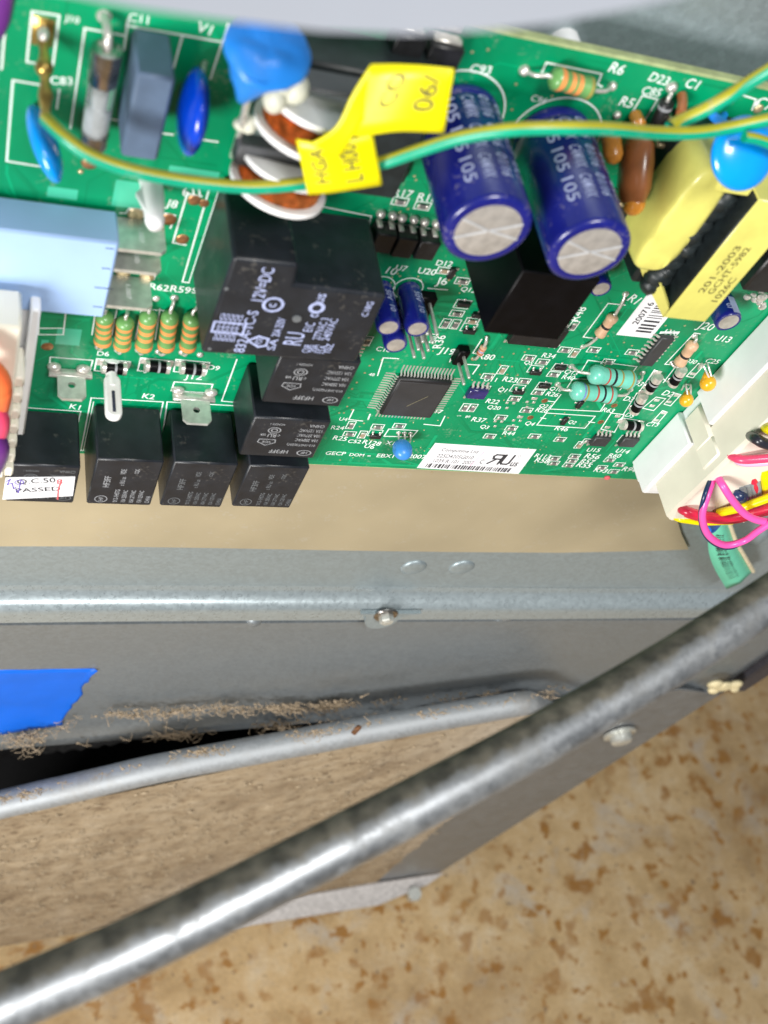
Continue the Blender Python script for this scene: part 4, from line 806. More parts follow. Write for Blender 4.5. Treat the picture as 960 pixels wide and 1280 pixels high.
q = MB(); nrm = (N * 0.75 + Z * 0.66).normalized(); e1 = X; e2 = nrm.cross(e1).normalized()
q.ellipsoid(c_, e1 * 6.3, e2 * 6.1, nrm * 2.2, 34, 18); o = build(q, 'cyan_disc_capacitor', M['cyan'], board, sharp=80)
q = MB(); q.tube([B(905, 144), B(900, 150, 3), B(890, 143, 6), B(900, 152, 9), c_ + e2 * 3], 0.8, 8, 5); build(q, 'lead', M['cyan2'], o, sharp=80)
# pale blue disc on long leads, high above the board
c_ = B(334, 66, 22); 
q = MB(); nrm = (N * 0.5 + Z * 0.82).normalized(); e1 = X; e2 = nrm.cross(e1).normalized()
q.ellipsoid(c_, e1 * 6.2, e2 * 5.2, nrm * 2.0, 30, 16); q.lathe(c_ - Z * 1.0 - X * 0.8, (B(309, 122, 21) - c_), [(0, 4.6), (3.2, 3.4), (5.6, 2.0), (8.4, 0.7)], 16)
q.v = [v_ + (v_ - c_).normalized() * 0.55 * noise.noise(v_ * 0.35) + Z * 0.3 * noise.noise(v_ * 0.8) for v_ in q.v]
o = build(q, 'pale_blue_varistor', M['cyan2'], board, sharp=80)
q = MB(); q.tube([B(311, 118, 21), B(306, 140, 19), B(300, 165, 15), B(292, 190, 6), B(290, 195, 0)], 0.55, 8, 5); build(q, 'lead', M['solder'], o, sharp=80)
def blob(px, py, h, r_, name='glue_blob'):
    q = MB(); p = B(px, py, h)
    for k in range(5): q.ellipsoid(p + Vector((random.gauss(0, r_ * 0.18), random.gauss(0, r_ * 0.12), random.gauss(0, r_ * 0.18))), X * r_ * random.uniform(0.5, 0.8), N * r_ * 0.6, Z * r_ * random.uniform(0.5, 0.8), 14, 10)
    return build(q, name, M['glue'], board, sharp=80)
blob(355, 115, 19, 3.6); blob(306, 155, 16, 1.9)
# brown parts beside the capacitors
a, b_ = B(800, 165, 3), B(789, 262, 12)
q = MB(); q.lathe(a, b_ - a, [(0, 0.6), (0.8, 2.4), (2.0, 3.3), (5, 3.8), ((b_ - a).length - 4, 3.7), ((b_ - a).length - 1.4, 2.8), ((b_ - a).length, 0.8)], 24, 0, 0.75)
o = build(q, 'brown_film_capacitor', M['brown'], board, sharp=80)
q = MB(); q.ellipsoid(b_ + Z * 1.2, X * 2.0, N * 1.8, Z * 2.2, 16, 10); build(q, 'epoxy_tip', M['amber'], o, sharp=80)
a, b_ = B(762, 158, 2), B(768, 205, 8); q = MB(); q.lathe(a, b_ - a, [(0, 0.5), (0.8, 1.8), ((b_ - a).length - 1.5, 1.8), ((b_ - a).length - 0.4, 1.2), ((b_ - a).length, 0.4)], 16); build(q, 'amber_film_capacitor', M['amber'], board, sharp=80)
q = MB(); q.lathe(B(794, 144, 0.5), N, [(0, 1.2), (2.5, 1.3), (3.2, 0.6)], 12); build(q, 'amber_bead', M['amber'], board)
q = MB(); q.tube([B(852, 118, 0.4), B(853, 128, 2), B(851, 142, 4)], 0.9, 8, 4); build(q, 'copper_lead', M['brown'], board)
def axial(name, px0, px1, h, r_, bodym, bands, leads, endm=None, bulge=1.12, seg=20):
    a, b_ = B(*px0, h), B(*px1, h); L_ = (b_ - a).length; q = MB()
    if bulge > 1: pr = [(0, r_ * 0.35), (L_ * 0.03, r_ * 0.8), (L_ * 0.09, r_ * bulge), (L_ * 0.2, r_ * bulge), (L_ * 0.28, r_), (L_ * 0.72, r_), (L_ * 0.8, r_ * bulge), (L_ * 0.91, r_ * bulge), (L_ * 0.97, r_ * 0.8), (L_, r_ * 0.35)]
    else: pr = [(0, r_ * 0.9), (L_ * 0.03, r_), (L_ * 0.97, r_), (L_, r_ * 0.9)]
    q.lathe(a, b_ - a, pr, seg); o = build(q, name, bodym, board, sharp=50)
    def rad(t):
        for (t0, q0), (t1, q1) in zip(pr, pr[1:]):
            if t0 <= t <= t1: return q0 + (q1 - q0) * (t - t0) / (t1 - t0)
        return r_
    for (f0, wd_, m_) in bands:
        t0, t1 = f0 * L_, (f0 + wd_) * L_; q = MB(); q.lathe(a, b_ - a, [(t0, rad(t0) * 0.97), (t0, rad(t0) * 1.02), ((t0 + t1) / 2, rad((t0 + t1) / 2) * 1.025), (t1, rad(t1) * 1.02), (t1, rad(t1) * 0.97)], seg); build(q, 'colour_band', M[m_], o, sharp=50)
    for (e, px) in leads:
        st_ = a if e == 0 else b_; d = (a - b_).normalized() if e == 0 else (b_ - a).normalized(); g = B(*px, 0.2)
        q = MB(); q.tube([st_ - d * 0.3, st_ + d * 0.8, (st_ + d * 1.2).lerp(g, 0.55) + N * h * 0.25, g], 0.38, 8, 5); build(q, 'lead', M['solder'], o, sharp=80)
    return o
axial('green_resistor', (689, 96), (741, 112), 2.6, 1.75, M['res_green'], [(0.14, 0.12, 'band_orange'), (0.38, 0.10, 'band_orange'), (0.55, 0.10, 'band_orange'), (0.83, 0.06, 'band_gold')], [(0, (656, 88)), (1, (764, 107))])
for (a, b_, la, lb) in (((131, 392), (128, 431), (134, 383), (123, 433)), ((157, 399), (152, 436), (160, 387), (147, 438)), ((186, 391), (179, 438), (188, 377), (173, 438)), ((213, 391), (207, 438), (218, 372), (198, 440)), ((241, 393), (234, 438), (250, 377), (228, 441))):
    axial('green_resistor', a, b_, 1.9, 1.65, M['res_green'], [(0.17, 0.09, 'band_orange'), (0.38, 0.08, 'band_orange'), (0.56, 0.08, 'band_orange'), (0.79, 0.10, 'band_orange')], [(0, la), (1, lb)], bulge=1.08)
axial('teal_resistor', (737, 467), (793, 476), 3.0, 2.1, M['res_teal'], [(0.33, 0.035, 'band_red'), (0.46, 0.05, 'band_black'), (0.62, 0.035, 'band_gold'), (0.84, 0.035, 'band_gold'), (0.955, 0.03, 'band_violet')], [(0, (714, 457)), (1, (803, 466))])
axial('teal_resistor', (714, 488), (769, 494), 3.0, 2.1, M['res_teal'], [(0.20, 0.035, 'band_violet'), (0.27, 0.04, 'band_gold'), (0.50, 0.04, 'band_red'), (0.65, 0.045, 'band_black'), (0.80, 0.035, 'band_red')], [(0, (697, 480)), (1, (788, 487))])
axial('beige_resistor', (768, 394), (748, 420), 1.3, 1.15, M['res_beige'], [(0.45, 0.10, 'band_black')], [(0, (782, 367)), (1, (729, 433))], bulge=1.18)
axial('beige_resistor', (868, 428), (848, 456), 1.3, 1.3, M['res_beige'], [(0.50, 0.09, 'band_black')], [(0, (869, 420)), (1, (839, 453))], bulge=1.18)
axial('small_resistor', (605, 433), (599, 443), 1.0, 0.75, M['res_beige'], [(0.2, 0.12, 'band_red'), (0.45, 0.1, 'band_violet'), (0.7, 0.1, 'band_red')], [(0, (608, 420)), (1, (592, 448))], bulge=1.1)
axial('axial_diode', (834, 127), (820, 158), 2.0, 1.35, M['black'], [(0.12, 0.12, 'print_grey')], [(0, (839, 108)), (1, (812, 170))], bulge=1.0)
for (a, b_) in (((841, 480), (853, 462)), ((811, 488), (823, 471)), ((793, 514), (804, 495)), ((778, 531), (801, 533.5)), ((128, 459), (157, 462)), ((182, 457), (211, 460)), ((226, 460), (255, 463))):
    A_, Bp = B(*a, 1.3), B(*b_, 1.3); L_ = (Bp - A_).length; q = MB(); q.lathe(A_, Bp - A_, [(L_ * 0.0, 1.1), (L_ * 0.02, 1.3), (L_ * 0.98, 1.3), (L_, 1.1)], 18); o = build(q, 'barrel_diode', M['jet'], board, sharp=40)
    hor = abs(a[1] - b_[1]) < 5; 
    for (t0, t1, m_) in ((-0.03, 0.14, 'solder'), (0.86, 1.03, 'solder'), (0.5, 0.6, 'print_grey')) if a[1] > 470 and not hor or True else ():
        if not hor and t0 > 0.8: t0 = 0.7
        q = MB(); q.lathe(A_, Bp - A_, [(L_ * t0, 0.8), (L_ * t0, 1.33 if t0 < .45 or t0 > .65 else 1.32), (L_ * t1, 1.33 if t0 < .45 or t0 > .65 else 1.32), (L_ * t1, 0.8)], 18); build(q, 'end_cap' if m_ == 'solder' else 'cathode_band', M[m_], o, sharp=40)
    for e in (A_, Bp): q = MB(); q.box(e - N * 1.3 - X * 1.1 - Z * 0.9, e - N * 1.1 + X * 1.1 + Z * 0.9, 0.1); build(q, 'solder_pad', M['solder'], o)
# yellow bead capacitors
for (px, py, r_, lx, ly) in ((885, 479, 2.0, 881, 455), (858, 500, 1.75, 860, 481)):
    p = B(px, py, 5); q = MB(); q.ellipsoid(p, X * r_, N * r_, Z * r_ * 1.05, 22, 14); q.lathe(p, B(lx, ly, 1.5) - p, [(0, r_ * 0.85), (r_ * 0.9, r_ * 0.6), (r_ * 1.5, 0.4)], 14)
    o = build(q, 'yellow_bead_capacitor', M['yellow_bead'], board, sharp=80)
    for dx in (-1, 1): q = MB(); q.tube([p + X * dx * 0.4 + Z * r_ * 0.7, B(lx, ly, 2) + X * dx * 0.8, B(lx - (8 if dx < 0 else 0), ly + (6 if dx < 0 else 0), 0)], 0.28, 6, 4); build(q, 'lead', M['solder'], o, sharp=80)
# ---- fuse
a, b_ = B(134.5, 60, 4.5), B(117, 176, 4.5); L_ = (b_ - a).length; d = (b_ - a).normalized()
q = MB(); q.lathe(a, d, [(0, 1.9), (0.2, 2.35), (6.0, 2.35), (6.2, 2.2)], 28); o = build(q, 'fuse', M['steelcap'], board, sharp=40)
q = MB(); q.lathe(a, d, [(6.0, 2.15), (L_ - 1.5, 2.15)], 28); build(q, 'glass_tube', M['glass'], o)
q = MB(); q.ellipsoid(a + d * (L_ - 4.2), X * 1.8, d * 3.0, N * 1.8, 16, 10); q.lathe(a + d * 5.5, d, [(0, 0.8), (5, 0.7), (L_ - 8, 1.0)], 10); build(q, 'filler', M['sand'], o)
q = MB(); q.lathe(a, d, [(L_ - 2, 2.3), (L_ + 0.6, 2.3), (L_ + 0.8, 1.6)], 24); build(q, 'end_cap', M['steelcap'], o, sharp=40)
q = MB(); q.tube([B(130, 20, 0.5), B(133, 30, 2.2), B(135, 48, 4.2), a + d * 0.5], 0.7, 8, 5); build(q, 'lead', M['solder'], o, sharp=80)
# ---- grey film capacitor box
q = MB(); q.box(W(25.2, -125.6, 0.3), W(31.0, -109.3, 11.0), 0.5); build(q, 'grey_film_capacitor', M['greyblue'], board)
# ---- brass post for the earth wire
q = MB(); a, b_ = B(54, 36), B(57, 148, 14)
q.box(B(54, 36) - X * 1.6 - Z * 3.0, B(54, 36) + X * 1.6 + Z * 2.0 + N * 0.15, 0.05); q.tube([a, a.lerp(b_, 0.5) + X * 0.1, b_], 0.9, 10, 6, rfun=lambda t: 1 + 0.25 * math.sin(t * 19)); q.ellipsoid(a.lerp(b_, 0.44), X * 1.4, N * 1.4, Z * 1.4, 14, 8)
o = build(q, 'brass_post', M['brass'], board, sharp=50); q = MB(); q.ellipsoid(a + N * 1.2, X * 0.9, N * 1.6, Z * 1.1, 12, 8); build(q, 'solder_tip', M['solder'], o, sharp=80)
# ---- common mode choke
ck = MB(); c0 = B(470, 105, 8)
ck.box(B(300, 175, 0.4), B(545, 60, 0.4) + N * 9.5, 0.5, 0)
co = build(ck, 'choke', M['coreblack'], board)
A1, A2 = B(398, 118, 13.5), B(352, 178, 13.5); ax = (A2 - A1).normalized(); ax = (-Z + N * 0.12 + X * -0.10).normalized()
def spool(c_, rr, ln, nm):
    q = MB(); q.lathe(c_, ax, [(0, rr * 0.35), (-0.1, rr * 0.55), (0, rr), (0.9, rr), (1.0, rr * 0.62), (ln - 1.0, rr * 0.62), (ln - 0.9, rr), (ln, rr), (ln + 0.1, rr * 0.5)], 40); build(q, 'bobbin', M['white'], co, sharp=35)
    q = MB(); k = 0; t = 1.1
    while t < ln - 1.05:
        q.lathe(c_, ax, [(t, rr * 0.70), (t + 0.17, rr * 0.86), (t + 0.33, rr * 0.70)], 36); t += 0.34
    build(q, 'copper_winding', M['copper'], co, sharp=80)
spool(B(398, 122, 15), 8.4, 6.2, 'a'); spool(B(362, 195, 14), 8.2, 6.0, 'b')
q = MB(); q.box(B(296, 163, 13), B(392, 204, 13) + N * 3.5, 0.4); q.box(B(366, 86, 12), B(470, 99, 12) + N * 5, 0.4); build(q, 'core', M['core'], co)
q = MB(); q.box(B(368, 72, 9), B(560, 120, 9) - N * 8, 0.5); build(q, 'core_leg', M['coreblack'], co)
# ---- optocouplers with solder covered pins
for k, (xa, ya, xb, yb) in enumerate(((470, 291, 497, 319), (497, 296, 524, 325), (525, 301, 553, 328))):
    a, b_ = B(xa, ya, 4), B(xb, yb, 4); q = MB(); q.box(W(a.x + 0.3, min(a.z, b_.z), 0.5), W(a.x + 4.6, max(a.z, b_.z), 4.2), 0.3); o = build(q, 'optocoupler', M['black'], board)
    for j in (0, 1):
        pz = max(a.z, b_.z); px_ = a.x + 1.1 + j * 2.5; q = MB(); q.box(W(px_ - 0.55, pz - 0.1, 0.4), W(px_ + 0.55, pz + 0.5, 2.6), 0.15); q.ellipsoid(W(px_, pz + 1.6, 0.3), X * 0.95, N * 1.1, Z * 0.95, 14, 8); build(q, 'pin', M['solder'], o, sharp=60)
# ---- small black parts
for (xa, ya, xb, yb, h) in ((498, 44, 519, 90, 4), (541, 56, 566, 100, 4), (478, 207, 505, 230, 2)):
    a, b_ = B(xa, ya, h), B(xb, yb, h); q = MB(); q.box(W(a.x, b_.z, 0.3), W(b_.x, a.z, h), 0.3); o = build(q, 'black_diode', M['black'], board)
    if h == 4: q = MB(); q.box(W(a.x + 0.5, a.z - 0.1, 1), W(b_.x - 0.5, a.z + 0.5, 3), 0.2); q.box(W(a.x + 0.3, a.z + 0.4, 0.05), W(b_.x - 0.3, a.z + 2.2, 0.6), 0.2); build(q, 'pin', M['solder'], o)
# ---- quad flat chip
a, b_ = B(499.5, 472.5, 1.6), B(542, 522, 1.6); x0, x1, z0, z1 = a.x, a.x + 13.6, a.z - 14.4, a.z
q = MB(); q.box(W(x0, z0, 0.25), W(x1, z1, 1.9), 0.35, 0); qo = build(q, 'quad_flat_chip', M['qfp_edge'], board)
q = MB(); q.box(W(x0 + 0.5, z0 + 0.3, 1.85), W(x1 - 0.5, z1 - 0.9, 1.97), 0.05); build(q, 'chip_top', M['qfp'], qo)
q = MB(); q.strip([W(x0 + 5.5, z0 + 4.5, 2.0), W(x0 + 9.3, z0 + 8.8, 2.0)], 0.16); build(q, 'scratch', M['scratch'], qo, flat=True)
q = MB()
for k in range(16):
    for (s_, horiz) in ((-1, 0), (1, 0), (-1, 1), (1, 1)):
        f_ = (k + 0.5) / 16
        base = W(x0 if s_ < 0 else x1, z0 + f_ * (z1 - z0), 0) if not horiz else W(x0 + f_ * (x1 - x0), z0 if s_ < 0 else z1, 0)
        d = (X if not horiz else Z) * s_; sd = (Z if not horiz else X) * 0.19
        P_ = [base - d * 0.1 + N * 1.0, base + d * 0.45 + N * 0.95, base + d * 0.8 + N * 0.2, base + d * 1.9 + N * 0.1, base + d * 3.0 + N * 0.06]
        V = []
        for p in P_: V += [p - sd, p + sd, p + sd - N * 0.12 + N * 0.0, p - sd - N * 0.12]
        Fc = []
        for i in range(4):
            for e in range(4): Fc.append((i * 4 + e, i * 4 + (e + 1) % 4, (i + 1) * 4 + (e + 1) % 4, (i + 1) * 4 + e))
        q.add(V, Fc)
build(q, 'chip_pins', M['tin'], qo, flat=False)
def soic(x0, x1, z0, z1, n, side, top='qfp', h=1.7, name='small_chip'):
    q = MB(); q.box(W(x0, z0, 0.2), W(x1, z1, h), 0.25); o = build(q, name, M[top], board)
    for k in range(n):
        f_ = (k + 0.5) / n
        for s_ in (-1, 1):
            if side == 'x': b0 = W(x0 if s_ < 0 else x1, z0 + f_ * (z1 - z0), 0); d = X * s_; sd = Z * 0.26
            else: b0 = W(x0 + f_ * (x1 - x0), z0 if s_ < 0 else z1, 0); d = Z * s_; sd = X * 0.26
            q = MB(); q.prism([b0 - d * 0.1 + N * 0.9 - sd, b0 + d * 0.5 + N * 0.85 - sd, b0 + d * 0.8 + N * 0.25 - sd, b0 + d * 1.7 + N * 0.2 - sd, b0 + d * 1.7 + N * 0.04 - sd, b0 + d * 0.6 + N * 0.06 - sd, b0 + d * 0.3 + N * 0.65 - sd, b0 - d * 0.1 + N * 0.7 - sd], sd * 2); build(q, 'pin', M['solder'], o, sharp=30)
    return o
a, b_ = B(827, 423, 1.7), B(815, 459, 1.7); soic(a.x + 0.2, a.x + 3.9, b_.z, a.z, 8, 'x', 'qfp')
a, b_ = B(589, 488, 1.7), B(614, 501, 1.7); soic(a.x, a.x + 5.0, b_.z, a.z - 0.1, 4, 'z', 'soic_purple')
a, b_ = B(747, 548, 1.7), B(764, 559, 1.7); soic(a.x - 0.4, a.x + 4.6, b_.z - 0.2, a.z, 4, 'z')
a, b_ = B(783, 549, 1.7), B(800, 560, 1.7); soic(a.x - 0.4, a.x + 4.6, b_.z - 0.2, a.z, 4, 'z')
a, b_ = B(638, 424, 2), B(697, 435, 2); soic(a.x, b_.x, b_.z - 0.2, b_.z + 6, 14, 'z', 'black', 2.2)
a, b_ = B(446, 442, 1.8), B(456, 470, 1.8); soic(a.x - 4, a.x + 0.5, b_.z + 1, a.z + 4, 9, 'x', 'black', 1.8)
# ---- pin headers
def header(name, pins, hb, tipc, x0, x1, z0, z1):
    q = MB(); q.box(W(x0, z0, 0), W(x1, z1, hb), 0.3); o = build(q, name, M['jet'], board)
    for (x_, z_, t_) in pins: q = MB(); q.box(W(x_ - 0.32, z_ - 0.32, hb - 0.5), W(x_ + 0.32, z_ + 0.32, t_), 0.14); build(q, 'pin', M['tin'], o)
header('pin_header', [(92.6 + i * 2.25, -168.2 + j * 2.55, 11) for i in (0, 1) for j in range(4)], 2.4, 0, 91.4, 96.3, -169.5, -159.0)
a, b_ = B(580, 481, 8.5), B(586.5, 473, 8.5); header('pin_header', [(a.x, a.z, 8.5), (b_.x, b_.z, 8.5)], 2.4, 0, a.x - 1.3, b_.x + 1.3, a.z - 1.0, b_.z + 1.6)
# ---- blue resonator
c_ = B(503, 562, 4.8); q = MB(); q.ellipsoid(c_, X * 2.6, N * 2.9, Z * 2.2, 24, 18)
q.v = [Vector((c_.x + max(-2.25, min(2.25, p.x - c_.x)), p.y, p.z)) for p in q.v]; o = build(q, 'blue_resonator', M['resonator'], board, sharp=80)
for dx in (-1.6, 0, 1.6): q = MB(); g = B(500, 541, 0) + X * (dx + 1.2); q.tube([c_ + X * dx * 0.6 + Z * 1.0, g + N * 1.6 - Z * 0.6, g], 0.28, 6, 4); q.ellipsoid(g, X * 0.7, N * 0.3, Z * 0.6, 10, 6); build(q, 'lead', M['solder'], o, sharp=80)
# ---- spade terminals on the board
def spade(x0, x1, z, h0, h1, hole=True, name='spade_terminal', m='tin'):
    xm = (x0 + x1) / 2; q = MB()
    out = [(x0, h0), (x0, h1 - 1.0), (x0 + 0.9, h1), (x1 - 0.9, h1), (x1, h1 - 1.0), (x1, h0)]
    if hole:
        hc = h1 - 3.6; r_ = 0.8; ring = [(xm + r_ * math.cos(2 * math.pi * k / 12), hc + r_ * math.sin(2 * math.pi * k / 12)) for k in range(12)]
        # plate built in two halves round the hole
        left = [(xm, h0), (x0, h0), (x0, h1 - 1.0), (x0 + 0.9, h1), (xm, h1)] + [ring[k] for k in (3, 4, 5, 6, 7, 8, 9)]
        right = [(xm, h1), (x1 - 0.9, h1), (x1, h1 - 1.0), (x1, h0), (xm, h0)] + [ring[k % 12] for k in (9, 10, 11, 12, 13, 14, 15)]
        for pl in (left, right): q.prism([Vector((x_, -h_, z)) for x_, h_ in pl], (0, 0, -0.8))
    else: q.prism([Vector((x_, -h_, z)) for x_, h_ in out], (0, 0, -0.8))
    o = build(q, name, M[m], board, sharp=30)
    return o
o = spade(22.3, 28.1, -194.5, 0.2, 8.0); q = MB()
for x_ in (21.6, 27.6): q.ellipsoid(W(x_, -193.6, 0.5), X * 1.5, N * 1.1, Z * 1.0, 14, 8)
q.box(W(20.6, -195.3, 0.2), W(29.6, -194.4, 2.2), 0.2); build(q, 'solder_foot', M['solder'], o, sharp=60)
o = spade(49.6, 56.0, -199.7, 0.2, 8.6); q = MB()
for x_ in (48.8, 56.3): q.ellipsoid(W(x_, -198.7, 0.5), X * 1.5, N * 1.1, Z * 1.0, 14, 8)
q.box(W(47.8, -200.5, 0.2), W(57.4, -199.6, 2.4), 0.2); build(q, 'solder_foot', M['solder'], o, sharp=60)
# three plain blades next to the light blue plug
for k, (z_, t_, s_) in enumerate(((-148.9, 8.0, '1.007'), (-154.2, 8.0, '1.00'), (-164.2, 8.0, '1.007'))):
    o = spade(24.0, 36.9, z_, 0.2, t_, False, 'plain_blade_terminal'); q = MB(); q.text(s_, Vector((32.1, -2.4, z_ + 0.02)), N, X, w=3.6, h=0.9); build(q, 'stamp', M['white'], o, flat=True)
# ---- white plastic clips
q = MB(); a = B(139, 484, 1.5); 
pts = []
for k in range(24):
    w = 2 * math.pi * k / 24; cy = 3.9 if math.sin(w) > 0 else -3.9
    pts.append((a.x + 1.75 * math.cos(w), 8.6 + cy + 1.75 * math.sin(w)))
c_ = B(141, 497, 8.6)
q.prism([Vector((c_.x + (x_ - a.x), -h_, c_.z - 1)) for x_, h_ in pts], (0, 0, 2.0)); o = build(q, 'white_clip', M['white'], board, sharp=40); md = o.modifiers.new('soft_edge', 'BEVEL'); md.width = 0.0005; md.segments = 3
q = MB(); q.box((c_.x - 0.35, -13.0, c_.z + 0.9), (c_.x + 0.35, -7.5, c_.z + 1.12), 0.1); build(q, 'slot', M['darkslot'], o)
q = MB(); q.lathe(W(c_.x, c_.z, 0), N, [(0, 2.2), (1, 2.2), (1.2, 1.2), (6, 1.2)], 14); build(q, 'stem', M['white'], o)
a, b_ = B(188, 232, 0), B(193, 272, 9)
q = MB(); q.lathe(W(b_.x, b_.z, 0), N, [(0, 2.2), (1.2, 2.0), (4.0, 2.1), (8.0, 1.75), (10.0, 1.7), (11.2, 1.2), (11.6, 0)], 18); q.prism([W(b_.x + dx, b_.z, h_) for dx, h_ in ((-1, 2), (-3.0, 4.4), (-1.5, 8.5))], (0, 0, 0.9)); build(q, 'white_clip', M['white'], board, sharp=60)
# ---- labels on the board
lb = MB(); A_, B_, C_, D_ = B(544, 553.5), B(670.5, 561.5), B(648, 592), B(521, 584.5)
lb.prism([p + N * 0.12 for p in (A_, B_, C_, D_)], N * -0.1); lo = build(lb, 'printed_label', M['paper'], board)
q = MB(); rt = (C_ - D_).normalized(); up = (A_ - D_) / (A_ - D_).length; hN = N * 0.16
def on(fx, fy): return D_.lerp(C_, fx) + (A_ - D_) * fy + hN
def lt(s_, f0, f1, fy, h, m=0): q.text(s_, on(f0, fy), rt, up, w=(C_ - D_).length * (f1 - f0), h=h, m=m)
HL = (A_ - D_).length
lt('Computime Ltd', 0.10, 0.445, 0.68, 0.16 * HL, 1); lt('225D4205G010', 0.10, 0.445, 0.47, 0.14 * HL, 1); lt('1039 R-101  2007', 0.10, 0.485, 0.27, 0.14 * HL, 1)
lt('C', 0.535, 0.565, 0.33, 0.17 * HL); lt('us', 0.84, 0.91, 0.30, 0.17 * HL)
# the reversed R and U of the recognition mark
def seg(P, wd_): q.strip([on(*p) for p in P], wd_)
wd_ = 0.62
seg([(0.715, 0.36), (0.715, 0.72), (0.64, 0.72), (0.625, 0.66), (0.635, 0.56), (0.715, 0.55)], wd_); seg([(0.665, 0.54), (0.615, 0.36)], wd_)
seg([(0.735, 0.73), (0.735, 0.42), (0.75, 0.37), (0.80, 0.37), (0.815, 0.42), (0.815, 0.73)], wd_)
q.ring(on(0.86, 0.72), X, Z, 0.42, 0.1, 16, m=1)
rnd = random.Random(3); f_ = 0.07
while f_ < 0.88:
    w_ = rnd.choice((0.005, 0.008, 0.012, 0.016)); seg([(f_, 0.07), (f_, 0.20)], w_ * (C_ - D_).length); f_ += w_ + rnd.choice((0.005, 0.007, 0.011))
q.strip([on(*p) for p in ((0.47, 0.2), (0.49, 0.5), (0.50, 0.8))], 0.3, m=2)
build(q, 'label_print', [M['print_black'], M['ink_grey'], M['ink_pink']], lo, flat=True)
a, b_ = B(770, 418), B(813, 423); q = MB(); zt = a.z + 16
q.prism([W(a.x, a.z, 0.12), W(b_.x, a.z, 0.12), W(b_.x, zt, 0.12), W(a.x, zt, 0.12)], N * -0.1); lo = build(q, 'barcode_label', M['paper'], board)
q = MB(); q.text('200716', W(a.x + 3.4, a.z + 4.2, 0.16), Z, -X, w=7.6, h=1.7); z_ = a.z + 1.8; rnd = random.Random(5)
while z_ < zt - 1:
    w_ = rnd.choice((0.25, 0.4, 0.6)); q.add([W(a.x + 4.2, z_, 0.16), W(b_.x - 1.2, z_, 0.16), W(b_.x - 1.2, z_ + w_, 0.16), W(a.x + 4.2, z_ + w_, 0.16)], [(0, 1, 2, 3)]); z_ += w_ + rnd.choice((0.3, 0.5, 0.8))
build(q, 'label_print', M['print_black'], lo, flat=True)
# ---- transformer
HT = 20.0; tx0, tx1, tz0, tz1 = 133.9, 144.0, -138.5, -106.4
q = MB(); q.box(W(tx0 - 12, tz0 + 5, 0.3), W(tx1 + 14, tz1 + 2, 7), 0.5); to = build(q, 'transformer', M['coreblack'], board)
for k in range(6): q = MB(); z_ = tz1 + 0.5 - k * 4.9; q.box(W(tx0 - 13.5, z_ - 0.4, 3.5), W(tx0 - 11.5, z_ + 0.4, 4.3), 0.1); q.box(W(tx0 - 13.6, z_ - 0.4, 0), W(tx0 - 12.8, z_ + 0.4, 4.2), 0.1); build(q, 'pin', M['gold_pad'], to)
q = MB(); q.box(W(tx0 + 0.3, tz0 + 0.3, 6), W(tx1 - 0.3, tz1 - 0.3, HT - 0.4), 0.6); q.box(W(tx0 - 6.5, tz0 + 1.2, 6), W(tx0 + 1, tz1 - 1, 13), 0.8); build(q, 'ferrite_core', M['coreblack'], to)
q = MB()                                        # band of tape round the core
prf = [(tx0, tz0 + 0.0), (tx1, tz0), (tx1, tz1), (tx0, tz1)]
q.box(W(tx0, tz0, HT - 0.35), W(tx1, tz1, HT), 0.15); q.box(W(tx0, tz0, 6), W(tx1, tz0 + 0.3, HT - 0.3), 0.1); q.box(W(tx0, tz1 - 0.3, 6), W(tx1, tz1, HT - 0.3), 0.1); bo = build(q, 'tape_band', M['transtape'], to)
q = MB()
for s_, fx, fy in (('201-2003', 0.28, 0.62), ('GCHT-5982', 0.50, 0.62), ('1026C', 0.74, 0.48)): q.text(s_, W(tx0 + (1 - 0.0) * fx * 10 + 1.5, tz0 + 8 + (0.62 - fy) * -14, HT + 0.05), Z, -X, w=13 if len(s_) > 6 else 7, h=1.5)
build(q, 'tape_print', M['tagink'], bo, flat=True)
# winding wrapped in tape: a rounded drum beside the core
pa, pb2 = B(905, 208, 15.5), B(800, 336, 15.5); xl = B(797, 302, 14).x
cz = (pa.z + pb2.z) / 2; hz = (pa.z - pb2.z) / 2; xr = B(872, 289, 16).x; cx = (xl + xr) / 2; hx = (xr - xl) / 2
q = MB(); V = []; Fc = []; ns = 48
def drum(w, rr):
    cw, sw = math.cos(w), math.sin(w); e_ = 2.0 / 3.6
    return (math.copysign(abs(cw) ** e_, cw) * rr[0], math.copysign(abs(sw) ** e_, sw) * rr[1])
prf = [(6.0, 0.97), (7.0, 1.0), (11, 1.02), (15.0, 1.0), (15.9, 0.97), (16.3, 0.92), (16.5, 0.70)]
for (h_, sc_) in prf:
    for k in range(ns):
        u_, v_ = drum(2 * math.pi * k / ns, (hx * sc_, hz * sc_)); V.append(W(cx + u_, cz + v_, h_ + 0.45 * noise.noise((u_ * 0.4, v_ * 0.4, h_ * 0.3))))
for i in range(len(prf) - 1):
    for k in range(ns): k2 = (k + 1) % ns; Fc.append((i * ns + k, i * ns + k2, (i + 1) * ns + k2, (i + 1) * ns + k))
Fc.append(tuple((len(prf) - 1) * ns + k for k in range(ns)))
q.add(V, Fc); build(q, 'taped_winding', M['transtape'], to, sharp=50)
q = MB(); q.prism([B(796, 318, 12), B(814, 336, 14), B(826, 356, 17), B(836, 386, 19.7), B(829, 397, 19.7), B(814, 366, 16), B(802, 342, 13)], W(0.6, 0, -0.8)); build(q, 'side_tape', M['transtape'], to)
q = MB(); q.box(W(xr - 4, tz1 - 2.5, 8), W(tx0 + 0.6, tz1 + 1.5, 17.2), 0.8); build(q, 'bridge_tape', M['transtape'], to)
q = MB(); rnd = random.Random(21)
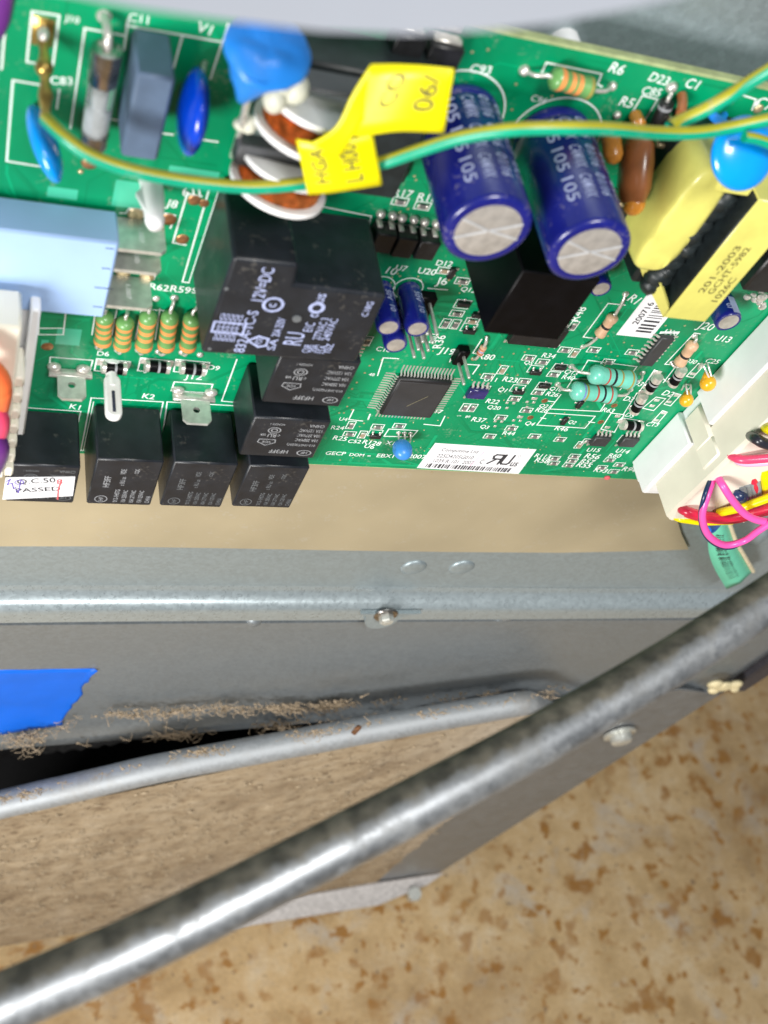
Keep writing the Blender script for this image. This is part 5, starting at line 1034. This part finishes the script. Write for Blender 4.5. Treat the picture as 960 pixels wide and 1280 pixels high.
for k in range(12):
    p = W(tx0 - 2.0 + rnd.uniform(-1.4, 0.4), tz0 + 3.5 + k * 2.1, 14.6 + rnd.uniform(-0.5, 0.4)); q.ellipsoid(p, X * rnd.uniform(2.0, 3.0), N * 2.0, Z * rnd.uniform(1.9, 2.8), 14, 10)
q.v = [v_ + Vector((noise.noise(v_ * 0.9), noise.noise(v_ * 1.1 + X * 9), noise.noise(v_ * 1.0 + Z * 7))) * 0.7 for v_ in q.v]
build(q, 'potting', M['coreblack'], to, sharp=80)
# dark parts beyond the transformer
q = MB(); a = B(955, 350, 8); q.box(W(a.x - 3, a.z - 4, 0.3), W(a.x + 12, a.z + 8, 8), 0.5); build(q, 'black_regulator', M['black'], board)
q = MB(); p = B(945, 372, 2)
for k in range(14): q.ellipsoid(p + Vector((random.uniform(-3, 5), random.uniform(-1.5, 1), random.uniform(-2.2, 2.6))), X * random.uniform(0.5, 1.4), N * random.uniform(0.4, 1), Z * random.uniform(0.4, 1.2), 8, 6)
build(q, 'solder_heap', M['solder'], board, sharp=30)
# ---- white header on the right edge of the board
hd = MB(); ha, hb_ = B(860, 555, 10.6), B(884, 532, 10.6); zl0, zl1 = ha.z, hb_.z
xh = 180.2
hd.box(W(xh, -217.8, 0), W(xh + 24, zl0, 10.6), 0.5); hd.box(W(xh, zl1, 0), W(xh + 24, -118, 10.6), 0.5); hd.box(W(xh + 1.5, zl0 - 1, 0), W(xh + 24, zl1 + 1, 8), 0.3); hd.box(W(xh + 1.2, -219.6, 0), W(xh + 24, -217.5, 6), 0.5)
build(hd, 'white_header', M['header'], board)
q = MB(); p = B(768, 593, 0.2) ; q.ellipsoid(B(759, 597, 0.3), X * 1.0, N * 0.6, Z * 0.8, 10, 6); build(q, 'red_mark', M['ink_red'], board)
# ================================================================== plugs, wires, tag
hn = empty('wiring_plug', (190, -20, -214)); tag(hn, 'cream plug with pink, red, yellow and black wires at the right edge', 'plug')
q = MB(); q.box(W(xh + 0.9, -213.0, 10.0), W(xh + 30, -118, 21.8), 0.9); q.box(W(xh + 4, -216.0, 8.0), W(xh + 30, -212, 20.5), 0.8)
build(q, 'plug_housing', M['cream'], hn)
q = MB(); q.box(W(xh + 0.1, zl0 + 0.4, 3.0), W(xh + 5, zl1 - 0.4, 14), 0.8); q.box(W(xh + 0.4, zl0 + 0.4, 13.0), W(xh + 5, zl1 - 0.4, 19), 0.5); build(q, 'latch', M['cream'], hn)
def wire(parent, name, m, P, r_, stripe=None):
    q = MB(); mats = [M[m]] + ([M[stripe]] if stripe else [])
    q.tube([B(*p) for p in P], r_, 12, 8, stripe=(lambda k: 1 if k in (0, 1, 11) else 0) if stripe else None); return build(q, name, mats, parent, sharp=80)
wire(hn, 'wire', 'w_pink', [(896, 594, 20), (903, 606, 24), (917, 627, 27), (935, 645, 29), (960, 652, 30), (1010, 650, 30)], 1.0)
wire(hn, 'wire', 'w_pink', [(893, 594, 20), (884, 620, 25), (878, 645, 28), (885, 668, 30), (905, 681, 31), (930, 676, 31), (950, 662, 31), (985, 640, 31)], 0.95)
wire(hn, 'wire', 'w_navy', [(890, 594, 20), (881, 618, 25), (875.5, 645, 27.6), (881, 668, 29.6), (897, 682, 30.6), (915, 684, 30.6), (935, 674, 30.6)], 0.6)
wire(hn, 'wire', 'w_red', [(849, 634, 20), (858, 639, 23), (880, 645, 24), (910, 647, 24), (940, 641, 24), (990, 628, 24)], 1.35)
wire(hn, 'wire', 'w_red', [(852, 640, 20), (866, 645, 22.5), (890, 650, 23), (920, 650, 23), (950, 642, 23), (990, 634, 23)], 1.0)
wire(hn, 'wire', 'w_yellow', [(842, 644, 19), (850, 648, 21), (862, 650, 21.5), (880, 652, 21.5), (915, 651, 21)], 1.1)
wire(hn, 'wire', 'w_yellow', [(898, 641, 23), (925, 635, 25), (945, 628, 25.5), (990, 612, 26)], 1.15)
wire(hn, 'wire', 'w_black', [(938, 544, 20), (946, 549, 24), (958, 555, 25), (990, 562, 26)], 1.35)
wire(hn, 'wire', 'w_yellow', [(956, 534, 21), (966, 538, 24), (990, 545, 25)], 1.3)
wire(hn, 'wire', 'w_rose', [(913, 569, 20.5), (925, 574, 23), (945, 574, 24), (990, 570, 25)], 1.1)
wire(hn, 'wire', 'w_mauve', [(914, 571, 20.5), (926, 578.5, 22), (945, 579.5, 23), (990, 576, 24)], 0.8)
wire(hn, 'wire', 'w_red', [(941, 596, 21), (945, 612, 22), (947, 628, 20)], 0.95)
wire(hn, 'wire', 'w_yellow', [(955, 586, 21), (957, 605, 22), (956, 630, 20)], 1.2)
wire(hn, 'wire', 'w_navy', [(918, 617, 22), (926, 621, 23), (934, 629, 21)], 1.7)
for k in range(4): wire(hn, 'wire', 'w_grey', [(928 + 6 * k, 607 - 2 * k, 21.5), (930 + 6 * k, 618, 22), (932 + 6 * k, 632, 20)], 1.0)
wire(hn, 'wire', 'w_blue', [(884, 663, 20), (890, 661, 18), (896, 655, 14)], 1.2)
# left connector
lp = empty('left_wiring_plug', (10, -15, -205)); lp.name = 'wire_connector'; WORLD[lp.name] = WORLD['left_wiring_plug']; tag(lp, 'white connector with orange, red and purple wires at the left edge', 'connector')
q = MB(); q.box(W(-12, -203.6, 0.2), W(14.6, -163.2, 8.0), 0.4); q.box(W(14.4, -203.2, 0.2), W(16.2, -163.0, 12.0), 0.4); build(q, 'connector_body', M['header'], lp)
pr_ = B(17, 590, 19); pbz = B(10, 599, 19).z
q = MB(); q.box(W(-14, pbz, 10), W(pr_.x - 1.6, -160, 19), 0.6)
for k in range(7): q.box(W(pr_.x - 2, pbz + 0.4 + k * 5.2, 11), W(pr_.x, pbz + 3.4 + k * 5.2, 18.6), 0.4)
build(q, 'plug_housing', M['cream'], lp)
wire(lp, 'wire', 'w_orange', [(-38, 440, 24), (-6, 470, 25), (-1, 492, 25), (-8, 525, 21)], 2.3)
wire(lp, 'wire', 'w_rose', [(-36, 480, 25), (-6, 512, 25), (-1, 535, 24), (-12, 560, 20)], 1.9)
wire(lp, 'wire', 'w_purple', [(-32, 520, 24), (-6, 548, 24.5), (-1, 566, 24), (-12, 592, 20)], 1.9)
# light blue plug
bp_ = empty('light_blue_plug', (10, -4, -167)); tag(bp_, 'light blue rectangular plug pushed over metal blades at the left edge', 'plug')
q = MB(); q.box(W(-40, -167.4, 0.6), W(28.2, -147.0, 8.7), 0.5); build(q, 'plug_housing', M['lightblue'], bp_)
for (px, py, L_) in ((132, 310, 1.6), (127, 335, 1.6), (118, 359, 3.4), (116, 383, 1.8)):
    p = B(px, py, 8.7); q = MB(); q.box(p - Z * 0.1, p + X * L_ + Z * 0.12 + N * 0.04, 0.01); build(q, 'slot', M['darkslot'], bp_)
# earth wire with its yellow tag
ew = empty('earth_wire', (60, -14, -140)); tag(ew, 'green and yellow earth wire crossing the board with a folded yellow tag', 'wire')
def ewire(P, r_=1.15):
    q = MB(); q.tube([B(*p) for p in P], r_, 16, 10, ref=(0, 0.35, 1), stripe=lambda k: 1 if k in (0, 1, 2, 14, 15, 13) else 0); return build(q, 'insulation', [M['wire_green'], M['wire_stripe']], ew, sharp=80)
ewire([(57, 149, 14), (66, 158, 16), (82, 173, 18), (110, 193, 19.5), (150, 209, 20.5), (200, 221, 21), (260, 230, 21.5), (320, 234, 21.5), (380, 229, 21.5), (430, 217, 22), (480, 203, 23), (530, 186, 25), (580, 171, 27), (640, 162, 29), (700, 160, 29.5), (760, 161, 28), (820, 166, 25), (870, 166, 23), (920, 158, 22), (990, 143, 22)], 1.05)
ewire([(838, 160, 22), (850, 152, 21), (880, 138, 20), (915, 118, 19), (945, 98, 19), (990, 72, 20)], 1.15)
ewire([(930, 171, 24), (950, 175, 24), (990, 190, 24)], 0.9)
RB = {}
def ribbon(rows, name):                     # rows of left / right edge points
    q = MB(); V = []; Fc = []; L0 = catmull([B(*a) for a, b_ in rows], 6); R0 = catmull([B(*b_) for a, b_ in rows], 6); nw = 5
    for l_, r_ in zip(L0, R0):
        for k in range(nw + 1): V.append(l_.lerp(r_, k / nw))
    for i in range(len(L0) - 1):
        for k in range(nw): a = i * (nw + 1) + k; Fc.append((a, a + 1, a + nw + 2, a + nw + 1))
    q.add(V, Fc); o = build(q, name, M['tagyellow'], ew, sharp=80); md = o.modifiers.new('thickness', 'SOLIDIFY'); md.thickness = 0.0002; md.offset = 0; RB[o.name] = (L0, R0); return o
r1_ = ribbon([((464, 80, 24), (428, 168, 25)), ((492, 80, 25.5), (452, 170, 26.5)), ((530, 82, 27), (498, 164, 28)), ((568, 86, 28), (555, 166, 28.5))], 'tag_flag')
r3_ = ribbon([((464, 80, 24), (482, 130, 25)), ((440, 118, 25), (455, 150, 26)), ((420, 158, 26), (440, 172, 26.5)), ((388, 180, 26.5), (425, 196, 26.5))], 'tag_fold')
r2_ = ribbon([((370, 174, 25.0), (385, 243, 25.0)), ((398, 178, 26.2), (412, 241, 26.2)), ((432, 176, 26.2), (446, 236, 26.2)), ((466, 167, 25.4), (478, 231, 25.2))], 'tag_wrap')
def ttext(s_, o, sa, sb, ta, tb):             # printed across the ribbon: reads from tb to ta, letter tops towards sa
    L0, R0 = RB[o.name]; q = MB(); v, f, asp = text_mesh(s_); n_ = len(L0) - 1; pts = []
    bm = bmesh.new(); bv = [bm.verts.new((x_, y_, 0)) for x_, y_ in v]
    for fc in f: bm.faces.new([bv[i_] for i_ in fc])
    for k in range(1, 10): bmesh.ops.bisect_plane(bm, geom=bm.verts[:] + bm.edges[:] + bm.faces[:], plane_co=(0, k / 10, 0), plane_no=(0, 1, 0)); bmesh.ops.bisect_plane(bm, geom=bm.verts[:] + bm.edges[:] + bm.faces[:], plane_co=(k / 10, 0, 0), plane_no=(1, 0, 0))
    bm.verts.index_update(); v = [(w_.co.x, w_.co.y) for w_ in bm.verts]; f = [[w_.index for w_ in fc.verts] for fc in bm.faces]; bm.free()
    for x_, y_ in v:
        s2 = (sb + (sa - sb) * y_) * n_; i_ = min(n_ - 1, int(s2)); g = s2 - i_; t_ = tb + (ta - tb) * x_
        pts.append(L0[i_].lerp(L0[i_ + 1], g).lerp(R0[i_].lerp(R0[i_ + 1], g), t_) + (CAM - L0[i_]).normalized() * 0.22)
    q.add(pts, f); build(q, 'tag_print', M['tagink'], o, flat=True)
ttext('CO', r1_, 0.36, 0.54, 0.12, 0.60); ttext('06/', r1_, 0.70, 0.88, 0.12, 0.68)
ttext('HGA', r2_, 0.16, 0.38, 0.12, 0.80); ttext('L H00', r2_, 0.56, 0.78, 0.08, 0.84)
# mint label on the harness
q = MB(); Lp = catmull([B(*p) for p in ((890, 650, 6), (885, 680, 4), (891, 706, 2), (908, 736, -3))], 6); Rp = catmull([B(*p) for p in ((908, 648, 3), (918, 676, 1), (930, 697, -1), (940, 714, -4))], 6); V = []
for l_, r_ in zip(Lp, Rp): V += [l_, l_.lerp(r_, 0.5) + N * 1.2, r_]
Fc = []
for i in range(len(Lp) - 1): Fc += [(3 * i, 3 * i + 1, 3 * i + 4, 3 * i + 3), (3 * i + 1, 3 * i + 2, 3 * i + 5, 3 * i + 4)]
q.add(V, Fc); mo = build(q, 'mint_label', M['mint'], sharp=80); md = mo.modifiers.new('thickness', 'SOLIDIFY'); md.thickness = 0.0004; md.offset = 0
tag(mo, 'curved mint green barcode label beside the pink wires', 'label')
q = MB(); q.tube([p + N * 0.0 + X * 0.5 for p in Rp], 0.8, 6, 2); build(q, 'backing_edge', M['mint_back'], mo, sharp=80)
q = MB(); rnd = random.Random(9)
for i in range(3, len(Lp) - 3):
    for f_ in (0.2, 0.7):
        if rnd.random() < 0.12: continue
        l_ = Lp[i].lerp(Lp[i + 1], f_); r_ = Rp[i].lerp(Rp[i + 1], f_); m_ = l_.lerp(r_, 0.5) + N * 1.2; a, b_ = l_.lerp(m_, 0.55) + N * 0.45, m_.lerp(r_, 0.15) + N * 0.45
        q.strip([a, b_], rnd.choice((0.35, 0.55, 0.8)))
build(q, 'barcode_print', M['print_black'], mo, flat=True)
# bare rivet near the mint label
for (px, py) in ((943, 672), (948, 668)):
    pass
q = MB(); p = B(945, 671, -9); q.lathe((p.x, 9, p.z), N, [(0, 5), (0.6, 4.6), (1.6, 3), (2.0, 0)], 22); build(q, 'rivet', M['galv'], tray, sharp=70)
